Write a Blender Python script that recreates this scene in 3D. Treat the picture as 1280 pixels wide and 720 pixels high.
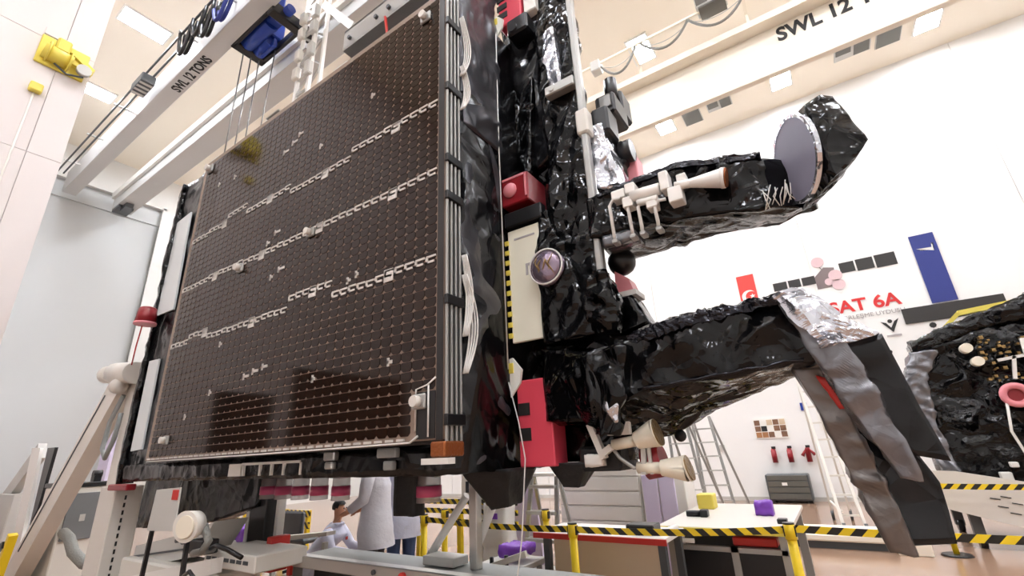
import bpy, bmesh, math, random
from mathutils import Vector, Matrix, noise

for o in list(bpy.data.objects):
    bpy.data.objects.remove(o)
SC = bpy.context.scene
COL = SC.collection
rnd = random.Random(7)

# ------------------------------------------------------------------ camera
cam = bpy.data.cameras.new('camera')
cam.sensor_width = 36.0
cam.lens = 574.0 / 1280.0 * 36.0
cam.clip_end = 200
co = bpy.data.objects.new('camera', cam)
COL.objects.link(co)
yaw, pit, rol = math.radians(32.98), math.radians(19.61), math.radians(-2.79)
cy, sy = math.cos(yaw), math.sin(yaw)
fw = Vector((-sy * math.cos(pit), cy * math.cos(pit), math.sin(pit)))
rt = Vector((cy, sy, 0))
up = rt.cross(fw)
rt2 = rt * math.cos(rol) + up * math.sin(rol)
up2 = -rt * math.sin(rol) + up * math.cos(rol)
mw = Matrix((rt2, up2, -fw)).transposed().to_4x4()
mw.translation = Vector((0, 0, 1.55))
co.matrix_world = mw
SC.camera = co

# ------------------------------------------------------------------ world, light, exposure
world = bpy.data.worlds.new('world')
SC.world = world
world.use_nodes = True
world.node_tree.nodes['Background'].inputs[0].default_value = (0.95, 0.975, 1.0, 1)
world.node_tree.nodes['Background'].inputs[1].default_value = 0.4
LAMP_STRENGTH = 70.0
SC.view_settings.view_transform = 'Standard'
SC.view_settings.look = 'None'
SC.view_settings.gamma = 1.0
SC.view_settings.use_curve_mapping = False
SC.view_settings.exposure = 0.38


def area(name, loc, sx, sy_, power, color=(1, .95, .88), rot=(0, 0, 0)):
    l = bpy.data.lights.new(name, 'AREA')
    l.shape = 'RECTANGLE'
    l.size, l.size_y, l.energy, l.color = sx, sy_, power, color
    o = bpy.data.objects.new(name, l)
    o.location = loc
    o.rotation_euler = rot
    COL.objects.link(o)


# ------------------------------------------------------------------ materials
def lin(h):
    if isinstance(h, (tuple, list)):
        return (*h[:3], 1)
    h = h.lstrip('#')
    c = [int(h[i:i + 2], 16) / 255 for i in (0, 2, 4)]
    return (*[x / 12.92 if x <= .04045 else ((x + .055) / 1.055) ** 2.4 for x in c], 1)


def mat(name, col, rough=.5, metal=0.0, bump=0.0, bscale=20.0, var=0.0, vscale=5.0, coat=0.0, emit=None, es=0.0, alpha=1.0, spec=.5, vor=False, trans=0.0):
    m = bpy.data.materials.new(name)
    m.use_nodes = True
    nt = m.node_tree
    b = nt.nodes['Principled BSDF']
    c = lin(col)
    b.inputs['Base Color'].default_value = c
    b.inputs['Roughness'].default_value = rough
    b.inputs['Metallic'].default_value = metal
    b.inputs['Coat Weight'].default_value = coat
    b.inputs['Coat Roughness'].default_value = .08
    b.inputs['Specular IOR Level'].default_value = spec
    b.inputs['Alpha'].default_value = alpha
    b.inputs['Transmission Weight'].default_value = trans
    if emit:
        b.inputs['Emission Color'].default_value = lin(emit)
        b.inputs['Emission Strength'].default_value = es
    tc = None
    if var or bump:
        tc = nt.nodes.new('ShaderNodeTexCoord')
    if var:
        n = nt.nodes.new('ShaderNodeTexNoise')
        n.inputs['Scale'].default_value = vscale
        n.inputs['Detail'].default_value = 4
        nt.links.new(tc.outputs['Object'], n.inputs['Vector'])
        mx = nt.nodes.new('ShaderNodeMix')
        mx.data_type = 'RGBA'
        mx.inputs[6].default_value = tuple(max(0, x * (1 - var)) for x in c[:3]) + (1,)
        mx.inputs[7].default_value = tuple(min(1, x * (1 + var)) for x in c[:3]) + (1,)
        nt.links.new(n.outputs['Fac'], mx.inputs[0])
        nt.links.new(mx.outputs[2], b.inputs['Base Color'])
    if bump:
        if vor:
            n = nt.nodes.new('ShaderNodeTexVoronoi')
            n.feature = 'F1'
            n.distance = 'MANHATTAN'
            out = n.outputs['Distance']
        else:
            n = nt.nodes.new('ShaderNodeTexNoise')
            n.inputs['Detail'].default_value = 3
            out = n.outputs['Fac']
        n.inputs['Scale'].default_value = bscale
        nt.links.new(tc.outputs['Object'], n.inputs['Vector'])
        bp = nt.nodes.new('ShaderNodeBump')
        bp.inputs['Strength'].default_value = bump
        bp.inputs['Distance'].default_value = .03
        nt.links.new(out, bp.inputs['Height'])
        nt.links.new(bp.outputs['Normal'], b.inputs['Normal'])
    return m


def foil_mat(name, col, rough=.15, metal=0.0, spec=.35, scale=3.5, strength=.9, dist=.06, fine=14.0):
    """glossy crumpled film: ridged folds plus fine crinkle as relief"""
    m = mat(name, col, rough, metal, spec=spec)
    nt = m.node_tree
    b = nt.nodes['Principled BSDF']
    tc = nt.nodes.new('ShaderNodeTexCoord')
    n1 = nt.nodes.new('ShaderNodeTexNoise')
    n1.noise_type = 'RIDGED_MULTIFRACTAL'
    n1.inputs['Scale'].default_value = scale
    n1.inputs['Detail'].default_value = 2.2
    n1.inputs['Distortion'].default_value = .8
    n2 = nt.nodes.new('ShaderNodeTexVoronoi')
    n2.feature = 'F2'
    n2.inputs['Scale'].default_value = fine
    ad = nt.nodes.new('ShaderNodeMath')
    ad.operation = 'MULTIPLY_ADD'
    ad.inputs[1].default_value = .12
    for n in (n1, n2):
        nt.links.new(tc.outputs['Object'], n.inputs['Vector'])
    nt.links.new(n2.outputs['Distance'], ad.inputs[0])
    nt.links.new(n1.outputs['Fac'], ad.inputs[2])
    bp = nt.nodes.new('ShaderNodeBump')
    bp.inputs['Strength'].default_value = strength
    bp.inputs['Distance'].default_value = dist
    nt.links.new(ad.outputs[0], bp.inputs['Height'])
    nt.links.new(bp.outputs['Normal'], b.inputs['Normal'])
    return m


def stripe_mat(name, c1, c2, freq, slant=1.0, duty=.5):
    """printed diagonal stripes along the object's x (flat print on a tape)"""
    m = mat(name, c1, .45)
    nt = m.node_tree
    b = nt.nodes['Principled BSDF']
    tc = nt.nodes.new('ShaderNodeTexCoord')
    sp = nt.nodes.new('ShaderNodeSeparateXYZ')
    nt.links.new(tc.outputs['Object'], sp.inputs[0])

    def mth(op, a, v):
        n = nt.nodes.new('ShaderNodeMath')
        n.operation = op
        for i, q in enumerate((a, v)):
            if q is None:
                continue
            if isinstance(q, (int, float)):
                n.inputs[i].default_value = q
            else:
                nt.links.new(q, n.inputs[i])
        return n.outputs[0]
    zz = mth('MULTIPLY', sp.outputs['Z'], slant)
    s = mth('ADD', sp.outputs['X'], zz)
    s = mth('MULTIPLY', s, freq)
    s = mth('FRACT', s, None)
    s = mth('GREATER_THAN', s, duty)
    mx = nt.nodes.new('ShaderNodeMix')
    mx.data_type = 'RGBA'
    mx.inputs[6].default_value = lin(c1)
    mx.inputs[7].default_value = lin(c2)
    nt.links.new(s, mx.inputs[0])
    nt.links.new(mx.outputs[2], b.inputs['Base Color'])
    return m


M = dict(
    wall=mat('wall_white', '#efeeec', .55, var=.02, vscale=.4),
    wall_grey=mat('door_grey', '#c3c6c6', .5, var=.02, vscale=.5),
    wall_end=mat('wall_end_white', '#dfdeda', .55, var=.02, vscale=.4),
    pier=mat('pier_panel', '#e3dad6', .5, var=.02, vscale=.7),
    joint=mat('panel_joint', '#f6f2ea', .7),
    ceil=mat('ceiling_white', '#fbf2e2', .6, var=.02, vscale=.3),
    floor=mat('floor_epoxy', '#9d7f6a', .12, var=.06, vscale=.6, spec=.5),
    white=mat('white_paint', '#efece6', .4),
    white2=mat('ivory_paint', '#d9d3ca', .4, var=.03, vscale=3),
    offw=mat('offwhite_plastic', '#ded9cf', .45),
    girder=mat('girder_paint', '#c9c9c7', .5),
    cream=mat('cream_paint', '#f3ead9', .5),
    lgrey=mat('light_grey_paint', '#c4c2bc', .45, var=.04, vscale=4),
    grey=mat('grey_paint', '#8f9290', .45, var=.05, vscale=6),
    dgrey=mat('dark_grey', '#4d5052', .45, var=.05, vscale=6),
    vent=mat('vent_dark', '#5d5b54', .5),
    black=mat('black_plastic', '#121214', .35),
    matte=mat('black_matte', '#0c0c0d', .6, bump=.2, bscale=30),
    alu=mat('aluminium', '#c9c9c6', .32, metal=.75),
    alud=mat('aluminium_dull', '#a7a6a2', .45, metal=.6),
    steel=mat('steel_grey', '#8a8a88', .35, metal=.7),
    foil=foil_mat('black_foil', '#070708', .13, 0, .3, 2.6, 1.0, .16, 8.0),
    foil2=foil_mat('black_foil_soft', '#0f0f11', .22, 0, .35, 1.6, 1.0, .14, 5.0),
    foil3=foil_mat('charcoal_foil', '#505054', .32, .5, .4, 1.6, 1.0, .16, 4.0),
    foil_glint=foil_mat('glint_black_foil', '#26262b', .17, .7, .5, 5.0, 1.0, .1, 14.0),  # brighter black foil, only for strips that imitate highlights on the arms
    foilg=foil_mat('grey_foil', '#77777b', .25, .7, .5, 3.5, .9, .05),
    silver=foil_mat('silver_foil', '#cfd2da', .16, .9, .5, 5.0, 1.0, .06, 18.0),
    bronze=foil_mat('bronze_foil', '#6f6a67', .3, .65, .5, 3.5, .9, .05),
    cell=mat('solar_cell_glass', '#24160f', .07, var=.3, vscale=1.2, spec=.3),
    subst=mat('panel_substrate', '#8d7a6d', .45, spec=.3),
    dark_subst=mat('panel_edge_black', '#1b1a1a', .45),
    tab=mat('silver_tab', '#d8d3cc', .3, metal=.2),
    radiator=mat('radiator_white', '#f4f3ea', .25),
    radgrey=mat('radiator_tile', '#d6dcdc', .22),
    ivory=mat('ivory_panel', '#f4f0dc', .35, var=.03, vscale=6),
    red=mat('red_cover', '#dc4a5c', .38, var=.05, vscale=5),
    dred=mat('dark_red_cover', '#8a1620', .35),
    redp=mat('red_paint', '#c22a22', .4),
    pink=mat('pink_plastic', '#dd8890', .45),
    pinkband=mat('pink_band', '#c04a72', .35),
    clear=mat('clear_plastic', '#b9b0b0', .15, alpha=.55),
    yellow=mat('yellow_paint', '#f2cf1c', .4, var=.04, vscale=6),
    yellow2=mat('crane_yellow', '#ead65c', .45),
    blue=mat('blue_paint', '#1c3e9c', .4, var=.05, vscale=3),
    navy=mat('banner_navy', '#26337f', .6),
    gold=mat('gold_foil', '#8a7148', .3, metal=.8, bump=.5, bscale=30),
    lens=mat('lens_foil', '#8f7f8f', .15, metal=.7, bump=.5, bscale=12),
    disc=mat('cover_cloth_grey', '#8b8a9c', .55, var=.06, vscale=7),
    nozzle=mat('nozzle_ivory', '#e8dfcb', .4),
    copper=mat('copper', '#9a5a32', .35, metal=.7, bump=.3, bscale=60),
    wire=mat('wire_white', '#dcd8d2', .4),
    cable=mat('cable_grey', '#7e7d78', .5),
    hose=mat('hose_grey', '#85857f', .5, bump=.5, bscale=60),
    lilac=mat('lilac_panel', '#ded4ee', .5),
    purple=mat('purple_wrap', '#7d3fb5', .45),
    wood=mat('cardboard_brown', '#a9764d', .7),
    beige=mat('beige_board', '#cdb79c', .55, var=.03, vscale=4),
    coat=mat('lab_coat_cloth', '#dfdde4', .8, bump=.35, bscale=14),
    coat2=mat('lab_coat_cloth_blue', '#d6d8ea', .8, bump=.35, bscale=14),
    trous=mat('dark_trousers', '#1a1a1f', .8),
    jeans=mat('blue_jeans', '#4b5f8c', .8),
    skin=mat('skin', '#c98f6e', .55),
    hair=mat('dark_hair', '#15110f', .6, bump=.4, bscale=50),
    eye=mat('eye_dark', '#20150f', .3),
    lip=mat('lip', '#a35a50', .5),
    ink=mat('lettering_black', '#1a1a1a', .6),
    redink=mat('lettering_red', '#cf2b2b', .6),
    greyink=mat('lettering_grey', '#a9a4a4', .6),
    flagred=mat('flag_red', '#e0453f', .6),
    signblack=mat('sign_black', '#2d2b2a', .6),
    rose=mat('print_rose', '#d9bcc0', .6),
    printgrey=mat('print_grey', '#7a6c6c', .6),
    photo=mat('poster_brown', '#7c5a44', .6, var=.5, vscale=9),
    glow=mat('lamp_diffuser', '#ffffff', .5, emit='#f3f7ff', es=LAMP_STRENGTH),
    stripe=stripe_mat('hazard_tape', '#f3d21e', '#17160f', 8.0),
    stripe2=stripe_mat('hazard_tape_far', '#f3d21e', '#17160f', 7.0, -1.0),
    stripe3=stripe_mat('hazard_board', '#efcf2a', '#1c1a12', 8.5, 1.0),
    doorblack=mat('door_dark', '#161617', .5),
    cabgrey=mat('cabinet_screen', '#77797a', .35, var=.1, vscale=4),
)


# ------------------------------------------------------------------ mesh builder
class MB:
    def __init__(s):
        s.v, s.f, s.smooth, s.marks = [], [], [], []

    def add(s, vs, fs, smooth=False):
        n = len(s.v)
        s.v += [tuple(v) for v in vs]
        s.f += [tuple(n + i for i in f) for f in fs]
        s.smooth += [smooth] * len(fs)
        return s

    def box(s, x0, x1, y0, y1, z0, z1, b=0.0):
        s.marks.append((len(s.v), len(s.f)))
        if x0 > x1: x0, x1 = x1, x0
        if y0 > y1: y0, y1 = y1, y0
        if z0 > z1: z0, z1 = z1, z0
        b = min(b, (x1 - x0) / 3, (y1 - y0) / 3, (z1 - z0) / 3)
        if b <= 0:
            vs = [(x, y, z) for x in (x0, x1) for y in (y0, y1) for z in (z0, z1)]
            fs = [(0, 1, 3, 2), (4, 6, 7, 5), (0, 4, 5, 1), (2, 3, 7, 6), (0, 2, 6, 4), (1, 5, 7, 3)]
            return s.add(vs, fs)
        # chamfered box: every corner gives three vertices
        vs, idx = [], {}
        for i, (x, dx) in enumerate(((x0, b), (x1, -b))):
            for j, (y, dy) in enumerate(((y0, b), (y1, -b))):
                for k, (z, dz) in enumerate(((z0, b), (z1, -b))):
                    for a, p in enumerate(((x, y + dy, z + dz), (x + dx, y, z + dz), (x + dx, y + dy, z))):
                        idx[i, j, k, a] = len(vs)
                        vs.append(p)
        fs = []
        for i in (0, 1):
            q = [idx[i, 0, 0, 0], idx[i, 1, 0, 0], idx[i, 1, 1, 0], idx[i, 0, 1, 0]]
            fs.append(q if i else q[::-1])
            q = [idx[0, i, 0, 1], idx[0, i, 1, 1], idx[1, i, 1, 1], idx[1, i, 0, 1]]
            fs.append(q if i else q[::-1])
            q = [idx[0, 0, i, 2], idx[1, 0, i, 2], idx[1, 1, i, 2], idx[0, 1, i, 2]]
            fs.append(q if i else q[::-1])
        for a in (0, 1):
            for c in (0, 1):
                fs.append([idx[0, a, c, 1], idx[1, a, c, 1], idx[1, a, c, 2], idx[0, a, c, 2]])
                fs.append([idx[a, 0, c, 0], idx[a, 1, c, 0], idx[a, 1, c, 2], idx[a, 0, c, 2]])
                fs.append([idx[a, c, 0, 0], idx[a, c, 1, 0], idx[a, c, 1, 1], idx[a, c, 0, 1]])
                for k in (0, 1):
                    fs.append([idx[a, c, k, 0], idx[a, c, k, 1], idx[a, c, k, 2]])
        return s.add(vs, fs)

    def bar(s, p, q, w, h=None, upv=(0, 0, 1)):
        s.marks.append((len(s.v), len(s.f)))
        p, q = Vector(p), Vector(q)
        h = w if h is None else h
        d = (q - p).normalized()
        u = Vector(upv)
        if abs(d.dot(u)) > .95: u = Vector((0, 1, 0))
        a = d.cross(u).normalized() * w / 2
        c = a.cross(d).normalized() * h / 2
        vs = [x + a * i + c * j for x in (p, q) for i, j in ((-1, -1), (1, -1), (1, 1), (-1, 1))]
        return s.add(vs, [(3, 2, 1, 0), (4, 5, 6, 7), (0, 1, 5, 4), (1, 2, 6, 5), (2, 3, 7, 6), (3, 0, 4, 7)])

    def cyl(s, p, q, r0, r1=None, n=14, cap=True):
        s.marks.append((len(s.v), len(s.f)))
        p, q = Vector(p), Vector(q)
        r1 = r0 if r1 is None else r1
        d = (q - p).normalized()
        u = Vector((0, 0, 1)) if abs(d.z) < .9 else Vector((1, 0, 0))
        a = d.cross(u).normalized()
        c = d.cross(a)
        vs = []
        for x, r in ((p, r0), (q, r1)):
            for i in range(n):
                t = 2 * math.pi * i / n
                vs.append(x + a * r * math.cos(t) + c * r * math.sin(t))
        s.add(vs, [(i, (i + 1) % n, n + (i + 1) % n, n + i) for i in range(n)], True)
        if cap:
            s.add(vs, [tuple(range(n))[::-1], tuple(range(n, 2 * n))])
        return s

    def tube(s, pts, r, n=8):
        s.marks.append((len(s.v), len(s.f)))
        pts = [Vector(p) for p in pts]
        vs = []
        up_ = Vector((0, 0, 1))
        pa = None
        for i, p in enumerate(pts):
            d = (pts[min(i + 1, len(pts) - 1)] - pts[max(i - 1, 0)]).normalized()
            if pa is None:
                u = up_ if abs(d.z) < .9 else Vector((1, 0, 0))
                pa = d.cross(u).normalized()
            else:
                pa = (pa - d * pa.dot(d)).normalized()
            c = d.cross(pa)
            rr = r[i] if isinstance(r, (list, tuple)) else r
            for k in range(n):
                t = 2 * math.pi * k / n
                vs.append(p + pa * rr * math.cos(t) + c * rr * math.sin(t))
        L = len(pts)
        fs = [(j * n + i, j * n + (i + 1) % n, (j + 1) * n + (i + 1) % n, (j + 1) * n + i) for j in range(L - 1) for i in range(n)]
        s.add(vs, fs, True)
        s.add([vs[i] for i in range(n)], [tuple(range(n))[::-1]])
        s.add(vs[-n:], [tuple(range(n))])
        return s

    def prism(s, outline, ext):
        s.marks.append((len(s.v), len(s.f)))
        e = Vector(ext)
        a = [Vector(p) for p in outline]
        n = len(a)
        vs = a + [p + e for p in a]
        return s.add(vs, [tuple(range(n)), tuple(range(n, 2 * n))[::-1]] + [(i, n + i, n + (i + 1) % n, (i + 1) % n) for i in range(n)])

    def ball(s, c, r, n=12, m=8, sc=(1, 1, 1)):
        s.marks.append((len(s.v), len(s.f)))
        c = Vector(c)
        vs = []
        for j in range(m + 1):
            ph = math.pi * j / m
            for i in range(n):
                t = 2 * math.pi * i / n
                vs.append(c + Vector((r * sc[0] * math.sin(ph) * math.cos(t), r * sc[1] * math.sin(ph) * math.sin(t), r * sc[2] * math.cos(ph))))
        fs = [(j * n + i, (j + 1) * n + i, (j + 1) * n + (i + 1) % n, j * n + (i + 1) % n) for j in range(m) for i in range(n)]
        return s.add(vs, fs, True)

    def mesh(s, name, m, o=(0, 0, 0)):
        me = bpy.data.meshes.new(name)
        ox, oy, oz = o
        me.from_pydata([(x - ox, y - oy, z - oz) for x, y, z in s.v], [], s.f)
        me.polygons.foreach_set('use_smooth', s.smooth)
        bm = bmesh.new()
        bm.from_mesh(me)
        bmesh.ops.remove_doubles(bm, verts=bm.verts, dist=1e-5)
        bmesh.ops.recalc_face_normals(bm, faces=bm.faces)
        bm.to_mesh(me)
        bm.free()
        me.materials.append(M[m] if isinstance(m, str) else m)
        return me


ROOT = {}


def org(parent):
    p = parent
    while p is not None:
        if p.name in ROOT: return ROOT[p.name]
        p = p.parent
    return (0, 0, 0)


def tag(o, label=None, cat=None, group=None, kind=None):
    if label: o['label'] = label
    if cat: o['category'] = cat
    if group: o['group'] = group
    if kind: o['kind'] = kind
    return o


def thing(name, label, cat, loc, group=None):
    o = bpy.data.objects.new(name, None)
    o.empty_display_size = .1
    o.location = loc
    COL.objects.link(o)
    ROOT[o.name] = tuple(loc)
    return tag(o, label, cat, group)


def part(name, mb, m, parent, label=None, kind=None):
    """one mesh object; vertices were written in world metres, stored relative to the thing's base"""
    me = mb.mesh(name, m, org(parent))
    o = bpy.data.objects.new(name, me)
    COL.objects.link(o)
    o.parent = parent
    return tag(o, label, None, None, kind)


def parts(name, mb, m, parent, label=None):
    """every primitive of the builder becomes a part of its own"""
    out = []
    mk = mb.marks + [(len(mb.v), len(mb.f))]
    for (v0, f0), (v1, f1) in zip(mk[:-1], mk[1:]):
        q = MB()
        q.v = mb.v[v0:v1]
        q.f = [tuple(i - v0 for i in f) for f in mb.f[f0:f1]]
        q.smooth = mb.smooth[f0:f1]
        out.append(part(name, q, m, parent, label))
    return out


def solo(name, mb, m, label, cat, base, group=None):
    me = mb.mesh(name, m, base)
    o = bpy.data.objects.new(name, me)
    o.location = base
    COL.objects.link(o)
    ROOT[o.name] = tuple(base)
    return tag(o, label, cat, group)


def struct(name, mb, m, parent=None):
    o = bpy.data.objects.new(name, mb.mesh(name, m))
    COL.objects.link(o)
    if parent is None: o['kind'] = 'structure'
    else: o.parent = parent
    return o


def copy_tree(o, loc, label=None):
    c = o.copy()
    COL.objects.link(c)
    c.location = loc
    if label: c['label'] = label
    for ch in list(o.children):
        d = ch.copy()
        COL.objects.link(d)
        d.parent = c
        for g in list(ch.children):
            e = g.copy()
            COL.objects.link(e)
            e.parent = d
    return c


def text(name, body, size, origin, xdir, updir, m, parent, depth=.004, align='LEFT', bold=0.0, sx=1.0):
    cu = bpy.data.curves.new('lettering', 'FONT')
    cu.body = body
    cu.size = size
    cu.extrude = depth
    cu.offset = bold
    cu.align_x = align
    tmp = bpy.data.objects.new('lettering', cu)
    COL.objects.link(tmp)
    dg = bpy.context.evaluated_depsgraph_get()
    me = bpy.data.meshes.new_from_object(tmp.evaluated_get(dg))
    bpy.data.objects.remove(tmp)
    bpy.data.curves.remove(cu)
    x, u = Vector(xdir).normalized(), Vector(updir).normalized()
    n = x.cross(u)
    r = Matrix((x * sx, u, n)).transposed().to_4x4()
    r.translation = Vector(origin) - Vector(org(parent))
    me.transform(r)
    me.materials.clear()
    me.materials.append(M[m])
    o = bpy.data.objects.new(name, me)
    COL.objects.link(o)
    o.parent = parent
    return o


# crumpled foil -------------------------------------------------------------
def creaser(freq, seed):
    r = random.Random(seed)
    ds = []
    for _ in range(5):
        d = Vector((r.gauss(0, 1), r.gauss(0, 1), r.gauss(0, 1))).normalized()
        ds.append((d, r.uniform(.5, 1.5), r.random(), r.uniform(.5, 1)))
    off = Vector((r.uniform(0, 50), r.uniform(0, 50), r.uniform(0, 50)))

    def f(p):
        q = p * freq
        wv = noise.noise_vector(q * .6 + off)
        q = q + wv * 1.1
        v = 0.0
        for d, fr, ph, w in ds:
            t = (q.dot(d) * fr + ph) % 1.0
            v += (abs(t - .5) * 4 - 1) * w
        # sharp folds: ridges of a stretched noise at two sizes
        g = Vector((q.dot(ds[0][0]) * 1.5, q.dot(ds[1][0]) * .8, q.dot(ds[2][0]) * .8))
        r1 = 1 - 2.4 * abs(noise.noise(g * .8 + off))
        r2 = 1 - 2.4 * abs(noise.noise(g * 2.1 - off))
        return v * .22 + noise.noise(p * freq * .35 + off) * .6 + r1 * .75 + r2 * .38
    return f


def wrap(rings, nu, nv, amp, freq, seed, cap=True, flat=False):
    """crumpled skin lofted through closed rings of equal corner count"""
    rings = [[Vector(p) for p in r] for r in rings]
    K = len(rings[0])
    if isinstance(nu, int): nu = [nu] * K
    if isinstance(nv, int): nv = [nv] * (len(rings) - 1)
    dens = 2 if amp >= .012 and K == 4 else 1
    nu = [a * dens for a in nu]
    nv = [a * dens for a in nv]

    def full(r):
        out = []
        for k in range(K):
            a, b = r[k], r[(k + 1) % K]
            for i in range(nu[k]):
                out.append(a.lerp(b, i / nu[k]))
        return out
    fr = [full(r) for r in rings]
    rows = []
    for j in range(len(fr) - 1):
        for t in range(nv[j]):
            rows.append([a.lerp(b, t / nv[j]) for a, b in zip(fr[j], fr[j + 1])])
    rows.append(fr[-1])
    N, L = len(rows[0]), len(rows)
    cf = creaser(freq, seed)
    out = []
    cen = [sum(r, Vector()) / N for r in rows]
    for j in range(L):
        row = []
        for i in range(N):
            p = rows[j][i]
            du = rows[j][(i + 1) % N] - rows[j][i - 1]
            dv = rows[min(j + 1, L - 1)][i] - rows[max(j - 1, 0)][i]
            n = du.cross(dv)
            if n.length < 1e-9: n = p - cen[j]
            n.normalize()
            if n.dot(p - cen[j]) < 0: n = -n
            row.append(p + n * cf(p) * amp)
        out.append(row)
    mb = MB()
    vs = [p for r in out for p in r]
    fs = [(j * N + i, j * N + (i + 1) % N, (j + 1) * N + (i + 1) % N, (j + 1) * N + i) for j in range(L - 1) for i in range(N)]
    mb.add(vs, fs, not flat)
    if cap:
        for j in (0, L - 1):
            c = cen[j]
            mb.add(out[j] + [c], [(i, (i + 1) % N, N) for i in range(N)], True)
    return mb


def wbox(x0, x1, y0, y1, z0, z1, axis, amp, freq, seed, step=.06):
    """crumpled wrap around a box, lofted along one axis"""
    dx, dy, dz = x1 - x0, y1 - y0, z1 - z0
    k = lambda d: max(2, int(abs(d) / step))
    if axis == 'x':
        rg = [[(x, y0, z0), (x, y1, z0), (x, y1, z1), (x, y0, z1)] for x in (x0, x1)]
        return wrap(rg, [k(dy), k(dz), k(dy), k(dz)], k(dx), amp, freq, seed)
    if axis == 'z':
        rg = [[(x0, y0, z), (x1, y0, z), (x1, y1, z), (x0, y1, z)] for z in (z0, z1)]
        return wrap(rg, [k(dx), k(dy), k(dx), k(dy)], k(dz), amp, freq, seed)
    rg = [[(x0, y, z0), (x1, y, z0), (x1, y, z1), (x0, y, z1)] for y in (y0, y1)]
    return wrap(rg, [k(dx), k(dz), k(dx), k(dz)], k(dy), amp, freq, seed)


def grow(path_edges, pts, radii, sub=2, root=0):
    """one continuous body: skin modifier over a skeleton, applied"""
    me = bpy.data.meshes.new('figure')
    me.from_pydata(pts, path_edges, [])
    o = bpy.data.objects.new('figure', me)
    COL.objects.link(o)
    sm = o.modifiers.new('skin', 'SKIN')
    sm.use_smooth_shade = True
    for i, v in enumerate(me.skin_vertices[0].data):
        r = radii[i]
        v.radius = r if isinstance(r, tuple) else (r, r)
        v.use_root = (i == root)
    ss = o.modifiers.new('sub', 'SUBSURF')
    ss.levels = sub
    dg = bpy.context.evaluated_depsgraph_get()
    out = bpy.data.meshes.new_from_object(o.evaluated_get(dg))
    bpy.data.objects.remove(o)
    return out


# ================================================================== THE HALL
CE = 11.63
struct('floor', MB().box(-19, 12, -9, 15.3, -.2, 0), 'floor')
struct('ceiling', MB().box(-19, 12, -9, 15.3, CE, CE + .2), 'ceil')
# back wall of tall panels with fine joints
wb = struct('wall_back', MB().box(-19, 12, 15.03, 15.3, 0, CE), 'joint')
px = [-18.9, -13.0, -8.6, -4.075, .45, 4.975, 9.5, 12]
for a, b in zip(px[:-1], px[1:]):
    struct('wall_panel', MB().box(a + .008, b - .008, 15.0, 15.035, .1, CE, .004), 'wall', wb)
struct('wall_right', MB().box(12, 12.3, -9.3, 15.3, 0, CE), 'wall')
struct('wall_front', MB().box(-19, 12.3, -9.3, -9, 0, CE), 'wall')
struct('baseboard_back', MB().box(-19, 12, 14.97, 15.0, 0, .1), 'lgrey')
# end wall with the deep recess of a tall sliding door
e = MB()
e.box(-18.8, -18.5, 5.5, 15.1, 0, CE).box(-18.8, -18.5, -9, -1.5, 0, CE).box(-18.8, -18.5, -1.5, 5.5, 10.43, CE)
struct('wall_left', e, 'wall_end')
d1 = struct('door_1', MB().box(-18.8, -18.72, -1.5, 5.5, 0, 10.43), 'wall_grey')
struct('door_panel', MB().box(-18.75, -18.68, -1.45, 5.45, .05, 9.75, .01), 'wall_grey', d1)
struct('door_header', MB().box(-18.8, -18.66, -1.5, 5.5, 9.82, 10.43), 'wall_grey', d1)
struct('trim_1', MB().box(-18.52, -18.47, 5.42, 5.52, 0, 10.5).box(-18.52, -18.47, -1.5, 5.52, 10.42, 10.5), 'wall_end')
# wall stub near the camera on the left, clad in panels
pw = struct('wall_corner', MB().box(-18.5, -8.53, -9, 1.165, 0, CE), 'pier')
ys = [-9, -6, -3.2, -1.2, .8, 1.165]
zs = [0, 2.0, 5.82, 7.72, CE]
for i in range(len(ys) - 1):
    for j in range(len(zs) - 1):
        z1 = zs[j + 1]
        struct('wall_panel', MB().box(-8.54, -8.5, ys[i] + .003, ys[i + 1] - (.003 if i < len(ys) - 2 else 0), zs[j] + .003, z1 - .003, .002), 'pier', pw)


# two dark doors in the same wall, unseen, added so the solar panel reflects dark rectangles
for nm, y0, y1, z1 in (('unseen_door_2', -.4, .62, 2.75), ('unseen_door_3', -3.7, -.75, 3.3)):
    dd = struct(nm, MB().box(-8.5, -8.47, y0, y1, 0, z1), 'dgrey')
    struct('door_leaf', MB().box(-8.47, -8.45, y0 + .05, (y0 + y1) / 2 - .005, .01, z1 - .05, .005), 'doorblack', dd)
    struct('door_leaf', MB().box(-8.47, -8.45, (y0 + y1) / 2 + .005, y1 - .05, .01, z1 - .05, .005), 'doorblack', dd)

# ---- ceiling fittings
def ceiling_light(x, y, label):
    t = thing('ceiling_light', label, 'ceiling light', (x, y, CE - .05), 'recessed ceiling lights')
    part('frame', MB().box(x - .29, x + .29, y - .49, y - .45, CE - .05, CE).box(x - .29, x + .29, y + .45, y + .49, CE - .05, CE).box(x - .29, x - .25, y - .45, y + .45, CE - .05, CE).box(x + .25, x + .29, y - .45, y + .45, CE - .05, CE), 'white', t)
    part('diffuser', MB().box(x - .25, x + .25, y - .45, y + .45, CE - .03, CE - .01), 'glow', t)
    return t


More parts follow.
